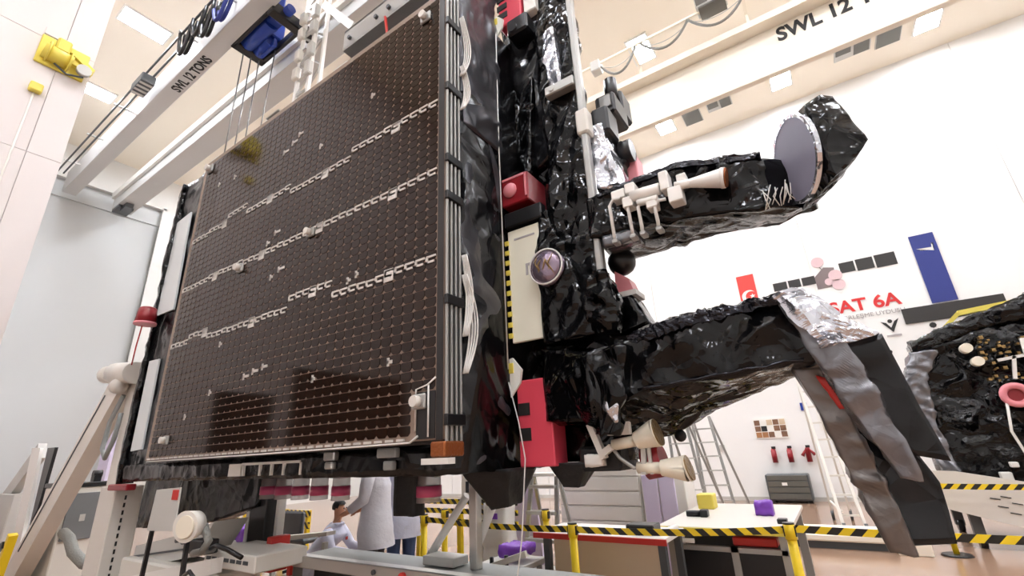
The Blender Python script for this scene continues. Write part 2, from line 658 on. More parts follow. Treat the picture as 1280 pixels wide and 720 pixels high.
l0 = ceiling_light(4.39, 13.6, 'bright white ceiling light beside the back wall, at the top right')
seen = {(1.0, 13.6): 'bright white ceiling light beside the back wall, second from the right',
        (-2.43, 13.6): 'bright white ceiling light by the back wall, above the upper antenna arm',
        (-11.58, 2.2): 'bright white ceiling light above the crane rails, upper of the left two',
        (-15.06, 2.2): 'bright white ceiling light above the crane rails, lower of the left two',
        (-2.04, 10.1): 'bright ceiling light glowing above the far crane girder, left of its cables',
        (1.4, 10.1): 'bright ceiling light above the far crane girder, behind the lettering'}
spots = [(x, 13.6) for x in (7.8, 1.0, -2.43, -5.86, -9.3, -12.7, -16.2)] + [(x, 10.1) for x in (8.2, 4.8, 1.4, -2.04, -5.5, -8.9, -12.3, -15.8)] + \
        [(x, 6.2) for x in (8.2, 4.8, 1.4, -2.04, -5.5, -8.9, -12.3, -15.8)] + [(x, 2.2) for x in (9.0, 5.6, 2.2, -1.3, -4.7, -8.1, -11.58, -15.06)] + \
        [(x, -2.0) for x in (9.0, 5.6, 2.2, -1.3, -4.7)] + [(x, -6.0) for x in (9.0, 5.6, 2.2, -1.3, -4.7)]
for s_ in spots:
    copy_tree(l0, (s_[0], s_[1], CE - .05), seen.get(s_, 'recessed ceiling light over the hall, hidden behind beams or out of view'))


def vent(x, y, label, sx=.28, sy_=.4, split=False):
    t = thing('ceiling_vent', label, 'vent', (x, y, CE - .03), 'dark ceiling vents')
    part('frame', MB().box(x - sx, x + sx, y - sy_, y + sy_, CE - .03, CE), 'lgrey', t)
    if split:
        for k, dx in enumerate((-.5, .5)):
            part('grille', MB().box(x + dx * sx - sx * .42, x + dx * sx + sx * .42, y - sy_ * .9, y + sy_ * (.9 if k else .4), CE - .05, CE - .03), 'vent', t)
    else:
        part('grille', MB().box(x - sx * .92, x + sx * .92, y - sy_ * .92, y + sy_ * .92, CE - .05, CE - .03), 'vent', t)


vent(3.57, 13.63, 'grey ceiling vent nearest the top right ceiling light')
vent(2.76, 13.5, 'split dark ceiling vent left of the plain grey one', .42, .4, True)
vent(-1.57, 13.74, 'small grey ceiling vent above the grey round cover')
vent(-.72, 13.6, 'split dark ceiling vent above the upper antenna arm', .36, .3, True)
vent(-11.3, 5.2, 'split black ceiling vent behind the white lattice boom', .4, .3, True)
vent(-12.1, 5.75, 'narrow black ceiling slot below the split vent', .35, .1)

# ---- overhead crane with two girders
cr = thing('overhead_crane', 'white double-girder overhead crane with a blue hoist trolley and festoon cables', 'crane', (-8, 3.5, 9.8))
part('girder', MB().box(-18.3, 8, 2.72, 3.06, 9.82, 10.53, .01), 'girder', cr)
part('girder', MB().box(-18.3, 8, 3.98, 4.5, 9.75, 10.3, .01), 'girder', cr)
part('flange', MB().box(-18.3, 8, 3.9, 4.0, 10.12, 10.34), 'white', cr)
parts('rail_stop', MB().box(-18.3, -17.7, 4.0, 4.4, 9.66, 9.75).box(-17.9, -17.4, 4.1, 4.3, 9.6, 9.75), 'dgrey', cr)
for yy in (2.42, 2.56):
    part('conductor_rail', MB().bar((-17.8, yy, 10.2), (-7, yy, 10.2), .035), 'dgrey', cr)
for xx in (-17.0, -15.1, -13.2, -9.6, -8):
    part('rail_hanger', MB().box(xx, xx + .05, 2.36, 2.72, 10.22, 10.26), 'lgrey', cr)
jb = part('junction_box', MB().box(-12.0, -11.35, 2.35, 2.62, 9.95, 10.2, .02), 'dgrey', cr)
for k in range(4):
    part('label_strip', MB().box(-11.95 + k * .16, -11.88 + k * .16, 2.36, 2.6, 9.94, 9.952), 'lgrey', jb)
for k, (a, b, dp) in enumerate(((-9.6, -9.0, .75), (-9.1, -8.5, .55), (-8.7, -8.2, .8), (-8.3, -7.6, .7))):
    for q in range(2):
        pts = [(a + (b - a) * t / 12, 2.4 + .08 * q + .02 * k, 10.2 - dp * (1 - .12 * q) * (1 - (t / 6 - 1) ** 2)) for t in range(13)]
        part('festoon_cable', MB().tube(pts, .035, 6), 'black' if k < 3 else 'navy', cr)
text('lettering', 'SWL 12 TONS', .26, (-10.95, 2.99, 9.818), (1, 0, 0), (0, -1, 0), 'ink', cr, bold=.008, sx=.98)
# hoist trolley
ht = MB()
ht.box(-8.65, -7.15, 3.02, 3.1, 9.8, 10.0, .02).box(-8.65, -7.15, 3.62, 3.7, 9.8, 10.0, .02)
parts('trolley_frame', ht, 'black', cr)
parts('trolley_frame', MB().box(-8.7, -8.5, 3.02, 3.7, 9.8, 10.1, .02).box(-7.3, -7.1, 3.02, 3.9, 9.72, 9.98, .02), 'black', cr)
parts('hoist_drum', MB().cyl((-8.5, 3.26, 9.95), (-7.6, 3.26, 9.95), .15).cyl((-8.5, 3.5, 9.92), (-8.0, 3.5, 9.92), .13), 'blue', cr)
part('hoist_body', MB().box(-8.6, -7.9, 3.02, 3.7, 10.0, 10.45, .03).box(-7.9, -7.2, 3.02, 3.3, 10.0, 10.4, .03), 'blue', cr)
part('hoist_motor', MB().box(-7.75, -7.35, 3.16, 3.42, 9.9, 10.1, .02).box(-8.4, -7.9, 3.5, 3.56, 9.75, 9.95).cyl((-7.4, 3.3, 9.9), (-6.95, 3.3, 9.9), .09), 'blue', cr)
for cx_, yy in ((-8.62, 3.26), (-8.58, 3.4), (-8.52, 3.54), (-8.0, 3.6)):
    part('hoist_rope', MB().cyl((cx_, yy, 9.75), (cx_ + (.02 if cx_ < -8.1 else -.1), yy, 7.1), .013, n=6), 'steel', cr)
hb = MB().box(-8.85, -8.4, 3.3, 3.5, 6.98, 7.12, .03).cyl((-8.6, 3.28, 7.06), (-8.6, 3.52, 7.06), .16)
part('hook_block', hb, 'yellow2', cr)
hk = MB().tube([(-8.6 + .14 * math.cos(t), 3.4, 6.72 + .14 * math.sin(t)) for t in [2.2 + i * .42 for i in range(11)]], .035)
part('hook', hk, 'steel', cr)

# ---- far crane girder with lettering, cable festoon
c2 = thing('overhead_crane', 'white far crane girder with black lettering and a looped grey cable', 'crane', (0, 9.3, 8.6))
part('girder', MB().box(-18, 11.5, 9.3, 9.45, 8.6, 9.7, .01), 'cream', c2)
part('flange', MB().box(-18, 11.5, 9.0, 9.45, 9.7, 9.86), 'cream', c2)
text('lettering', 'SWL 12 TONS', .46, (.84, 9.295, 9.3), (1, 0, 0), (0, 0, 1), 'ink', c2, bold=.014, sx=.85)
part('festoon_track', MB().bar((-4.5, 8.6, 10.32), (8, 8.6, 10.32), .05), 'cream', c2)
for xx in (-4, -2.0, 0.4, 2.5, 5):
    part('track_bracket', MB().box(xx, xx + .06, 8.6, 9.3, 10.3, 10.36).box(xx, xx + .06, 9.25, 9.35, 9.8, 10.36), 'cream', c2)
for a, b, dp in ((-2.75, -1.85, .5), (-1.72, -.66, .42), (-.66, .5, .48), (.5, 1.6, .45)):
    pts = [(a + (b - a) * t / 14, 8.6, 10.28 - dp * (1 - (t / 7 - 1) ** 2)) for t in range(15)]
    part('festoon_cable', MB().tube(pts, .028, 6), 'cable', c2)
    pts = [(a + (b - a) * t / 14, 8.66, 10.28 - dp * .45 * (1 - (t / 7 - 1) ** 2)) for t in range(15)]
    part('festoon_cord', MB().tube(pts, .01, 5), 'lgrey', c2)
part('festoon_trolley', MB().box(-2.95, -2.72, 8.5, 8.75, 10.1, 10.4, .02), 'lgrey', c2)
tb = part('trolley_box', MB().box(-.45, .15, 8.45, 8.8, 10.32, 10.62, .02), 'lgrey', c2)
part('box_panel', MB().box(-.43, -.2, 8.44, 8.46, 10.36, 10.6), 'vent', tb)
part('box_slot', MB().box(-.4, .12, 8.42, 8.8, 10.24, 10.28), 'vent', tb)
# plain roof beam in front of the back wall
# (the strip between girder and vents reads as one lower ceiling rib)
struct('trim_3', MB().box(-18.5, 12, 12.2, 12.35, CE - .06, CE), 'ceil')

# ---- white lattice boom behind the panel
lb = thing('lattice_boom', 'white lattice boom with grey clamps hanging behind the top edge of the solar panel', 'boom', (-6.8, 3.62, 6.4))
for dx in (-.2, .2):
    for dy in (0, .2):
        part('chord', MB().bar((-6.7 + dx, 3.6 + dy, 11.4), (-6.75 + dx, 3.6 + dy, 6.4), .06), 'white', lb)
br = MB()
z = 6.5
k = 0
while z < 11.2:
    s1 = -1 if k % 2 else 1
    br.bar((-6.73 - .2 * s1, 3.6, z), (-6.72 + .2 * s1, 3.6, z + .36), .035).bar((-6.73 + .2 * s1, 3.8, z), (-6.72 - .2 * s1, 3.8, z + .36), .035)
    br.bar((-6.92, 3.6, z), (-6.52, 3.6, z), .035)
    z += .36
    k += 1
part('lattice', br, 'alu', lb)
for z in (8.3, 8.75, 9.3, 9.7):
    parts('clamp', MB().box(-7.0, -6.84, 3.5, 3.6, z, z + .26, .02), 'offw', lb)
    parts('clamp', MB().box(-6.6, -6.44, 3.5, 3.6, z - .1, z + .2, .02), 'lgrey', lb)

# ---- yellow bracket on the wall stub
yb = thing('wall_winch', 'yellow cable winch bracket fixed high on the left wall stub', 'winch', (-8.45, .9, 7.3))
parts('base_plate', MB().box(-8.5, -8.46, .55, 1.1, 7.25, 7.75, .01), 'yellow2', yb)
part('drum', MB().cyl((-8.4, .6, 7.45), (-8.4, .92, 7.42), .12).cyl((-8.4, .64, 7.45), (-8.4, .66, 7.45), .16).cyl((-8.4, .88, 7.42), (-8.4, .9, 7.42), .16), 'yellow2', yb)
part('arm', MB().bar((-8.4, .72, 7.72), (-8.35, 1.16, 7.42), .07).bar((-8.4, .7, 7.5), (-8.35, 1.16, 7.36), .06), 'yellow2', yb)
part('pulley', MB().cyl((-8.37, 1.06, 7.36), (-8.3, 1.06, 7.36), .09), 'lgrey', yb)
part('motor', MB().box(-8.46, -8.3, .7, .86, 7.5, 7.72, .02), 'yellow2', yb)
part('stay', MB().tube([(-8.4, .75, 7.3), (-8.38, .9, 7.2), (-8.36, 1.08, 7.26)], .015, 6), 'dgrey', yb)
part('outline_tray', MB().box(-8.5, -8.47, .56, .74, 7.78, 7.9), 'pier', yb)
y2 = thing('wall_box', 'small yellow box on the left wall under the winch, above a thin conduit', 'box', (-8.47, .67, 6.75))
part('box_body', MB().box(-8.5, -8.4, .6, .74, 6.74, 6.88, .015), 'yellow2', y2)
part('conduit', MB().cyl((-8.485, .67, 6.74), (-8.485, .66, 4.3), .012, n=6), 'joint', y2)

# ---- back wall graphics
fl = thing('flag', 'red flag with white crescent and star on the back wall', 'flag', (-1.25, 14.98, 5.45))
part('cloth', MB().box(-1.47, -1.0, 14.975, 15.0, 5.3, 6.3), 'flagred', fl)


def crescent(cx, cz, R, r, off, y, n=24):
    mb = MB()
    a0 = math.acos((R * R + off * off - r * r) / (2 * R * off))
    a1 = math.acos((off * off + r * r - R * R) / (2 * off * r))
    outer = [(cx + R * math.cos(t), cz - R * math.sin(t)) for t in [a0 + (2 * math.pi - 2 * a0) * i / n for i in range(n + 1)]]
    b0 = math.pi - a1
    inner = [(cx + off + r * math.cos(t), cz - r * math.sin(t)) for t in [b0 + (2 * math.pi - 2 * b0) * i / n for i in range(n + 1)]]
    vs = []
    for yy in (y, y + .004):
        vs += [(a, yy, b) for a, b in outer] + [(a, yy, b) for a, b in inner]
    m_ = n + 1
    fs = [(i, i + 1, m_ + i + 1, m_ + i) for i in range(n)] + [(2 * m_ + i, 3 * m_ + i, 3 * m_ + i + 1, 2 * m_ + i + 1) for i in range(n)]
    return mb.add(vs, fs)


def rot_star(cx, cz, R, y):
    o = []
    for k in range(10):
        rr = R if k % 2 == 0 else R * .4
        t = math.pi / 2 + k * math.pi / 5
        o.append((cx + rr * math.cos(t), y, cz + rr * math.sin(t)))
    return MB().prism(o, (0, .004, 0))


part('crescent', crescent(-1.22, 5.62, .2, .155, .06, 14.968), 'white', fl)
part('star', rot_star(-1.13, 5.62, .08, 14.968), 'white', fl)

bn = thing('banner', 'tall navy blue banner with a small white wordmark on the back wall', 'banner', (2.95, 14.97, 4.6))
part('cloth', MB().box(2.73, 3.22, 14.965, 14.985, 4.55, 6.37), 'navy', bn)
part('wordmark', MB().prism([(2.8, 14.955, 6.0), (3.1, 14.955, 5.98), (3.12, 14.965, 6.1), (3.16, 14.965, 6.1), (3.13, 14.965, 5.88), (3.02, 14.965, 5.92), (2.86, 14.965, 5.93), (2.86, 14.965, 5.97)], (0, .004, 0)), 'white', bn)

sgn = solo('sign_board', MB().box(2.1, 4.0, 14.96, 15.0, 4.13, 4.52, .005), 'signblack', 'long dark grey board on the back wall under the navy banner', 'sign', (3.0, 14.98, 4.13))

ms = thing('wall_mural', 'printed satellite picture with red lettering on the back wall', 'mural', (.7, 14.99, 4.6))
for (a, b, s0, s1) in ((1.12, 1.46, 5.77, 6.06), (1.5, 1.88, 5.75, 6.07), (1.92, 2.36, 5.73, 6.08)):
    part('solar_wing', MB().box(a, b, 14.985, 15.0, s0, s1), 'signblack', ms)
for (a, b) in ((-.55, -.2), (-.16, .14), (.18, .5)):
    part('solar_wing', MB().box(a, b, 14.985, 15.0, 5.62, 5.86), 'signblack', ms)
part('satellite_body', MB().prism([(.5, 14.985, 5.45), (.96, 14.985, 5.45), (1.0, 14.985, 5.98), (.76, 14.985, 6.04), (.5, 14.985, 5.8)], (0, .015, 0)), 'printgrey', ms)
for (a, b, r) in ((.66, 6.22, .15), (1.0, 5.48, .15), (.8, 5.6, .1), (.98, 5.75, .16)):
    part('dish', MB().cyl((a, 14.972, b), (a, 15.0, b), r, n=20), 'rose', ms)
part('boom', MB().bar((.66, 14.99, 6.1), (.72, 14.99, 5.98), .02), 'printgrey', ms)
text('lettering', 'T\u00dcRKSAT 6A', .46, (2.16, 14.99, 4.68), (1, 0, 0), (0, 0, 1), 'redink', ms, align='RIGHT', bold=.012, sx=1.05)
text('lettering', 'HABERLE\u015eME UYDUSU', .15, (2.2, 14.99, 4.47), (1, 0, 0), (0, 0, 1), 'greyink', ms, align='RIGHT', sx=1.05)
em = thing('wall_emblem', 'small black winged emblem on the back wall below the red lettering', 'emblem', (1.8, 14.99, 4.05))
part('mark', MB().prism([(1.62, 14.985, 4.28), (1.72, 14.985, 4.24), (1.8, 14.985, 4.1), (1.9, 14.985, 4.26), (2.0, 14.985, 4.32), (1.82, 14.985, 3.98)], (0, .01, 0)).cyl((1.81, 14.985, 4.27), (1.81, 15, 4.27), .05, n=10), 'ink', em)
part('faint_line', MB().box(1.66, 1.96, 14.99, 15.0, 3.87, 3.92), 'greyink', em)
e2 = thing('wall_emblem', 'faint grey illegible strip with black dots on the back wall left of the second satellite', 'emblem', (2.2, 14.99, 3.45))
part('mark', MB().cyl((1.62, 14.985, 3.5), (1.62, 15, 3.5), .05, n=8), 'ink', e2)
part('faint_line', MB().box(1.95, 2.5, 14.99, 15.0, 3.45, 3.55), 'greyink', e2)
part('mark', MB().cyl((2.6, 14.985, 4.02), (2.6, 15, 4.02), .07, n=8), 'ink', e2)

po = thing('poster', 'small framed collage poster on the back wall above the extinguishers', 'poster', (-1.4, 14.98, 1.57))
part('sheet', MB().box(-1.85, -1.05, 14.975, 15.0, 1.57, 2.1), 'white', po)
pr = random.Random(3)
for i in range(5):
    for j in range(3):
        if (i + j) % 4 == 3: continue
        part('picture', MB().box(-1.83 + i * .155, -1.69 + i * .155, 14.97, 14.976, 1.6 + j * .16, 1.74 + j * .16), ['photo', 'wood', 'ink', 'beige', 'photo'][pr.randrange(5)], po)
solo('wall_notice', MB().box(-.62, -.46, 14.98, 15.0, 2.24, 2.44), 'blue', 'tiny blue notice on the back wall right of the poster', 'notice', (-.54, 14.99, 2.24))
n2 = thing('wall_notice', 'white notice with a dark picture behind the rolling ladder', 'notice', (-.1, 14.98, 1.95))
part('sheet', MB().box(-.3, .12, 14.98, 15, 1.7, 2.3), 'white', n2)
part('picture', MB().box(-.24, .02, 14.973, 14.981, 1.95, 2.2), 'photo', n2)
solo('wall_outlet', MB().box(-2.86, -2.72, 14.96, 15, 1.28, 1.46, .01), 'lgrey', 'small grey wall socket on the back wall beside the ladders', 'socket', (-2.79, 14.98, 1.28))


def extinguisher(x, label, wide):
    t = thing('fire_extinguisher', label, 'extinguisher', (x, 14.93, .93), 'fire extinguishers on the back wall')
    part('cylinder', MB().cyl((x, 14.92, .95), (x, 14.92, 1.25), .065).cyl((x, 14.92, 1.25), (x, 14.92, 1.3), .065, .03), 'dred', t)
    part('valve', MB().box(x - .03, x + .07, 14.89, 14.94, 1.3, 1.36), 'ink', t)
    part('bracket', MB().box(x - .05, x + .05, 14.96, 15.0, 1.0, 1.3), 'redp', t)
    if wide:
        part('horn', MB().cyl((x - .05, 14.9, 1.24), (x - .14, 14.88, 1.1), .02, .045, n=8).cyl((x + .05, 14.9, 1.24), (x + .15, 14.88, 1.12), .02, .045, n=8), 'dred', t)


extinguisher(-1.5, 'dark red fire extinguisher on the back wall, left one under the poster', False)
extinguisher(-1.12, 'dark red fire extinguisher on the back wall, middle one of three', False)
extinguisher(-.7, 'dark red fire extinguisher on the back wall with a forked hose, rightmost', True)
gc = thing('floor_cabinet', 'low dark grey cabinet standing against the back wall below the extinguishers', 'cabinet', (-1.3, 14.7, 0))
part('body', MB().box(-1.78, -.8, 14.45, 14.95, .06, .68, .02), 'dgrey', gc)
for k in range(4):
    part('drawer', MB().box(-1.74, -.84, 14.43, 14.452, .1 + k * .145, .225 + k * .145, .008), 'vent', gc)
part('label_plate', MB().box(-1.42, -1.3, 14.42, 14.432, .42, .49), 'white', gc)
part('foot', MB().box(-1.75, -1.65, 14.5, 14.9, 0, .06), 'black', gc)
part('foot', MB().box(-.93, -.83, 14.5, 14.9, 0, .06), 'black', gc)

# ================================================================== THE SATELLITE
sat = thing('satellite', 'large black foil-wrapped satellite with a folded solar panel and two antenna arms', 'satellite', (-4.5, 3.0, 1.4))
PX0, PX1, PY, PZ0, PZ1 = -6.29, -1.98, 2.2, 1.64, 5.42
# core and blankets
part('core_blanket', wbox(-7.46, -1.99, 2.4, 3.6, 1.45, 5.62, 'x', .018, 1.6, 5, .12), 'foil2', sat)
part('side_blanket', wbox(-2.1, -2.02, 2.41, 2.96, 1.44, 4.3, 'z', .03, 2.0, 11, .05), 'foil3', sat)
part('side_blanket', wbox(-2.08, -1.99, 2.41, 2.97, 4.15, 6.6, 'z', .03, 2.3, 13, .05), 'foil3', sat)
part('base_blanket', wbox(-7.46, -2.0, 2.36, 3.55, 1.435, 1.6, 'x', .012, 3, 12, .07), 'foil2', sat)
part('rear_body', wbox(-2.1, -1.6, 3.32, 3.6, 1.46, 6.6, 'z', .035, 1.8, 15, .06), 'foil', sat)
part('rear_body', wbox(-2.0, -1.2, 3.24, 3.6, 1.46, 2.34, 'z', .03, 2.2, 16, .05), 'foil', sat)
part('tower_blanket', wbox(-1.55, -1.19, 3.06, 3.14, 2.3, 6.6, 'z', .035, 1.7, 17, .05), 'foil', sat)
part('pleat', wrap([[(-1.9, 3.12, 6.0), (-1.55, 3.1, 5.9), (-1.55, 3.3, 5.9), (-1.9, 3.3, 6.0)], [(-1.93, 3.2, 5.1), (-1.5, 3.15, 5.3), (-1.5, 3.32, 5.3), (-1.93, 3.32, 5.1)], [(-1.72, 3.22, 4.0), (-1.5, 3.15, 4.1), (-1.5, 3.32, 4.1), (-1.72, 3.32, 4.0)]], [8, 4, 8, 4], [16, 18], .03, 1.8, 18), 'foil2', sat)
part('pleat', wrap([[(-1.85, 3.18, 4.9), (-1.68, 3.13, 5.0), (-1.66, 3.3, 5.0), (-1.85, 3.3, 4.9)], [(-1.9, 3.2, 3.95), (-1.8, 3.15, 3.95), (-1.8, 3.3, 3.95), (-1.9, 3.3, 3.95)]], [5, 4, 5, 4], [22], .03, 2.2, 20), 'foil', sat)
part('foil_flash', wrap([[(-1.45, 3.02, 5.3), (-1.36, 3.0, 5.3), (-1.36, 3.05, 5.3), (-1.45, 3.05, 5.3)], [(-1.47, 2.99, 4.95), (-1.33, 2.98, 4.95), (-1.33, 3.03, 4.95), (-1.47, 3.03, 4.95)], [(-1.42, 3.02, 4.62), (-1.33, 3.0, 4.6), (-1.33, 3.04, 4.6), (-1.42, 3.04, 4.62)]], [6, 2, 6, 2], [10, 10], .02, 4, 21, flat=True), 'silver', sat, 'crumpled silver patch for the white shine on the column face')  # silver patch gives the wrapped column's face its white shine
part('clamp_bracket', MB().box(-1.47, -1.19, 2.95, 3.04, 4.5, 4.6, .01).cyl((-1.4, 2.94, 4.55), (-1.4, 2.99, 4.55), .025), 'alud', sat)
part('edge_post', MB().box(-1.19, -1.135, 2.98, 3.06, 2.6, 6.6, .01), 'alud', sat, 'pale grey edge post')
part('edge_collar', MB().box(-1.215, -1.11, 2.96, 3.09, 3.98, 4.22, .015), 'offw', sat)
# gadgets beyond the edge post
parts('sensor_box', MB().box(-1.13, -.95, 3.25, 3.6, 4.3, 4.52, .02).box(-1.1, -.95, 3.5, 3.75, 4.45, 4.72, .02).cyl((-1.0, 3.36, 4.5), (-1.0, 3.36, 4.72), .06).box(-1.13, -.98, 3.1, 3.35, 4.02, 4.28, .02), 'black', sat)
part('sensor_window', MB().box(-1.08, -.98, 3.235, 3.252, 4.36, 4.48), 'steel', sat)
parts('sensor_box', MB().cyl((-1.0, 3.4, 3.95), (-.9, 3.4, 3.95), .1).box(-1.12, -.96, 3.35, 3.6, 3.82, 4.06, .02), 'black', sat)
part('foil_flash', wrap([[(-1.14, 3.1, 4.1), (-1.05, 3.1, 4.1), (-1.05, 3.3, 4.1), (-1.14, 3.3, 4.1)], [(-1.14, 3.08, 3.5), (-.97, 3.1, 3.5), (-.97, 3.4, 3.5), (-1.14, 3.4, 3.5)]], [3, 5, 3, 5], [14], .03, 3.5, 25, flat=True), 'silver', sat, 'crumpled silver patch for the white shine on the column face')
part('pink_cover', MB().box(-.99, -.9, 3.45, 3.65, 3.6, 3.95, .01), 'pink', sat, 'pink protective cover')

# solar panel, stacked leaves
sp = part('solar_panel', MB().box(PX0, PX1, PY, PY + .03, PZ0, PZ1, .004), 'subst', sat, 'dark brown solar panel of small cells')
for k, y0 in enumerate((2.235, 2.28, 2.325)):
    part('panel_leaf', MB().box(PX0 + .01, PX1 + .012, y0, y0 + .03, PZ0 - .02, PZ1 + .01, .004), 'dark_subst', sat)
for k, y0 in enumerate((2.198, 2.243, 2.288, 2.333)):
    part('edge_strip', MB().box(PX1 + .012, PX1 + .03, y0 + .004, y0 + .022, PZ0 - .05, PZ1, .003), 'alud', sat)
for z in (1.72, 2.5, 3.3, 3.62, 4.3, 5.0):
    part('edge_hinge', MB().box(PX1 + .01, PX1 + .045, 2.19, 2.37, z, z + .07, .006), 'black', sat)
# border frame beside the last cell column
part('panel_border', MB().box(-2.035, PX1, PY - .004, PY, PZ0, PZ1), 'dark_subst', sp)
# cells
CW, CH = .1068, .0695
NC, NR = 39, 53


def cell_outline(cx, cz):
    w, h, c = CW * .472, CH * .462, .02
    return [(cx - w + c, cz - h), (cx + w - c, cz - h), (cx + w, cz - h + c), (cx + w, cz + h - .006), (cx + w - .006, cz + h), (cx - w + .006, cz + h), (cx - w, cz + h - .006), (cx - w, cz - h + c)]


cells = []
for i in range(NC):
    for j in range(NR):
        x = -2.095 - i * CW
        z_ = PZ0 + .065 + j * CH
        if i < 2 and j < 4: continue
        d = (Vector((x, PY, z_)) - Vector((0, 0, 1.55))).length
        cells.append((d, x, z_))
cells.sort()
mb0 = MB().prism([(a, PY - .006, b) for a, b in cell_outline(0, 0)], (0, .006, 0))
o_ = org(sat)
cm = mb0.mesh('solar_cell', 'cell')
for d, x, z_ in cells[:300]:
    c = bpy.data.objects.new('solar_cell', cm)
    COL.objects.link(c)
    c.parent = sp
    c.location = (x - o_[0], -o_[1], z_ - o_[2])
rest = MB()
for d, x, z_ in cells[300:]:
    rest.prism([(a, PY - .006, b) for a, b in cell_outline(x, z_)], (0, .006, 0))
part('solar_cells', rest, 'cell', sp, kind='stuff')
# silver wiring runs
tabs = MB()
wr = random.Random(5)
for zc, jogs in ((2.84, ((-2.6, -.02), (-3.25, .1), (-3.9, .0), (-5.0, .0), (-5.35, .07), (-5.75, .02))), (3.55, ((-3.1, .0), (-3.65, -.0), (-4.85, .02), (-5.6, 0))), (4.2, ((-2.8, .0), (-3.15, -.07), (-4.05, 0.0), (-4.9, .09), (-5.3, .02), (-5.8, 0)))):
    for i in range(NC):
        x = -2.095 - i * CW
        dz = 0
        for jx, jd in jogs:
            if x < jx: dz = jd
        z_ = zc + dz + wr.uniform(-.006, .006)
        y0, y1 = PY - .013, PY - .004
        tabs.box(x - .045, x + .035, y0, y1, z_ - .012, z_ + .004)
        tabs.box(x - .045, x - .025, y0, y1, z_ - .012, z_ + .036)
        tabs.box(x - .04, x + .05, y0, y1, z_ + .03, z_ + .044)
        if i % 9 == 4: tabs.box(x - .05, x + .05, y0, y1, z_ - .05, z_ + .05)
for i in range(NC):
    x = -2.12 - i * CW
    if i > 1: tabs.box(x - .04, x + .03, PY - .012, PY - .002, PZ0 + .004, PZ0 + .02)
for (x, z_, w) in ((-4.2, 3.74, .1), (-4.35, 3.66, .06), (-4.04, 3.3, .11), (-4.2, 3.25, .05), (-4.25, 4.72, .1), (-4.1, 4.78, .1), (-4.0, 4.84, .08), (-4.4, 2.32, .1), (-4.25, 2.35, .1), (-4.1, 2.37, .09), (-2.47, 2.18, .05), (-3.35, 2.17, .04), (-5.05, 2.24, .04), (-5.5, 2.04, .04), (-5.0, 2.72, .05), (-2.85, 4.72, .05), (-3.6, 4.5, .05), (-5.35, 4.85, .05), (-5.75, 4.9, .04), (-3.0, 2.92, .05), (-2.9, 2.95, .04)):
    tabs.box(x - w / 2, x + w / 2, PY - .013, PY - .003, z_ - .012, z_ + .012)
    tabs.box(x - w / 2, x - w / 2 + .02, PY - .013, PY - .003, z_ - .03, z_ + .03)
part('wiring_tabs', tabs, 'tab', sp, kind='stuff')
part('edge_wire', MB().tube([(-6.2, PY - .012, PZ0 - .012), (-4, PY - .012, PZ0 - .014), (-2.25, PY - .012, PZ0 - .008), (-2.18, PY - .012, PZ0 + .03)], .007, 6), 'wire', sp)
for (x, z_, s_) in ((-3.6, 3.54, .055), (-4.83, 3.51, .06), (-2.17, 1.88, .06), (-5.82, 1.83, .055), (-6.1, 5.27, .07), (-2.19, 5.21, .06)):
    h = part('hold_down', MB().box(x - s_, x + s_, PY - .03, PY - .004, z_ - s_ * .8, z_ + s_ * .8, .008), 'alud', sp)
    part('bolt', MB().cyl((x, PY - .06, z_), (x, PY - .03, z_), s_ * .75).ball((x, PY - .06, z_), s_ * .6, 10, 6), 'white2', h) if False else None
    part('release_nut', MB().cyl((x, PY - .075, z_), (x, PY - .03, z_), s_ * .6), 'white2', sp)
part('corner_plate', MB().box(-2.2, -2.04, PY - .008, PY - .002, PZ0 + .01, PZ0 + .3), 'dark_subst', sp)
part('corner_wire', MB().tube([(-2.03, PY - .015, 2.02), (-2.1, PY - .015, 1.98), (-2.2, PY - .015, 1.96), (-2.2, PY - .015, 1.7)], .006, 6).tube([(-2.09, PY - .015, 1.98), (-2.09, PY - .015, 1.66)], .006, 6), 'wire', sp)
part('corner_connector', MB().box(-2.06, -1.94, 2.17, 2.36, 1.54, 1.63, .01), 'copper', sat)
part('corner_foot', MB().box(-2.12, -1.9, 2.16, 2.22, 1.5, 1.535), 'wire', sat)
# cable bundles on the panel edge
for (z0, z1, b) in ((4.55, 5.2, .1), (4.2, 4.65, .08), (2.05, 2.75, .12), (2.3, 2.9, .07)):
    for q in range(4):
        pts = [(PX1 + .035 + .012 * q, 2.36 + b * math.sin(math.pi * t / 10) * (.6 + .13 * q), z0 + (z1 - z0) * t / 10) for t in range(11)]
        part('cable_bundle', MB().tube(pts, .007, 5), 'wire', sat)

# white radiators on the far end of the body
part('radiator', MB().prism([(-7.38, 2.36, 4.96), (-6.95, 2.36, 5.0), (-6.85, 2.36, 3.52), (-7.38, 2.36, 3.53)], (0, .02, 0)), 'radgrey', sat, 'pale grey radiator tile')
part('radiator', MB().prism([(-7.27, 2.36, 2.89), (-6.97, 2.36, 2.88), (-6.92, 2.36, 1.78), (-7.24, 2.36, 1.77)], (0, .02, 0)), 'radgrey', sat, 'pale grey radiator tile')
part('corner_blanket', wrap([[(-7.5, 2.36, 5.62), (-7.38, 2.34, 5.62), (-7.38, 2.5, 5.62), (-7.5, 2.5, 5.62)], [(-7.5, 2.36, 1.4), (-7.38, 2.34, 1.4), (-7.38, 2.5, 1.4), (-7.5, 2.5, 1.4)]], [3, 3, 3, 3], [60], .02, 2, 31), 'foil', sat)
part('corner_trim', MB().box(-7.52, -6.95, 2.3, 2.4, 1.33, 1.4, .01), 'dred', sat, 'dark red trim under the corner')

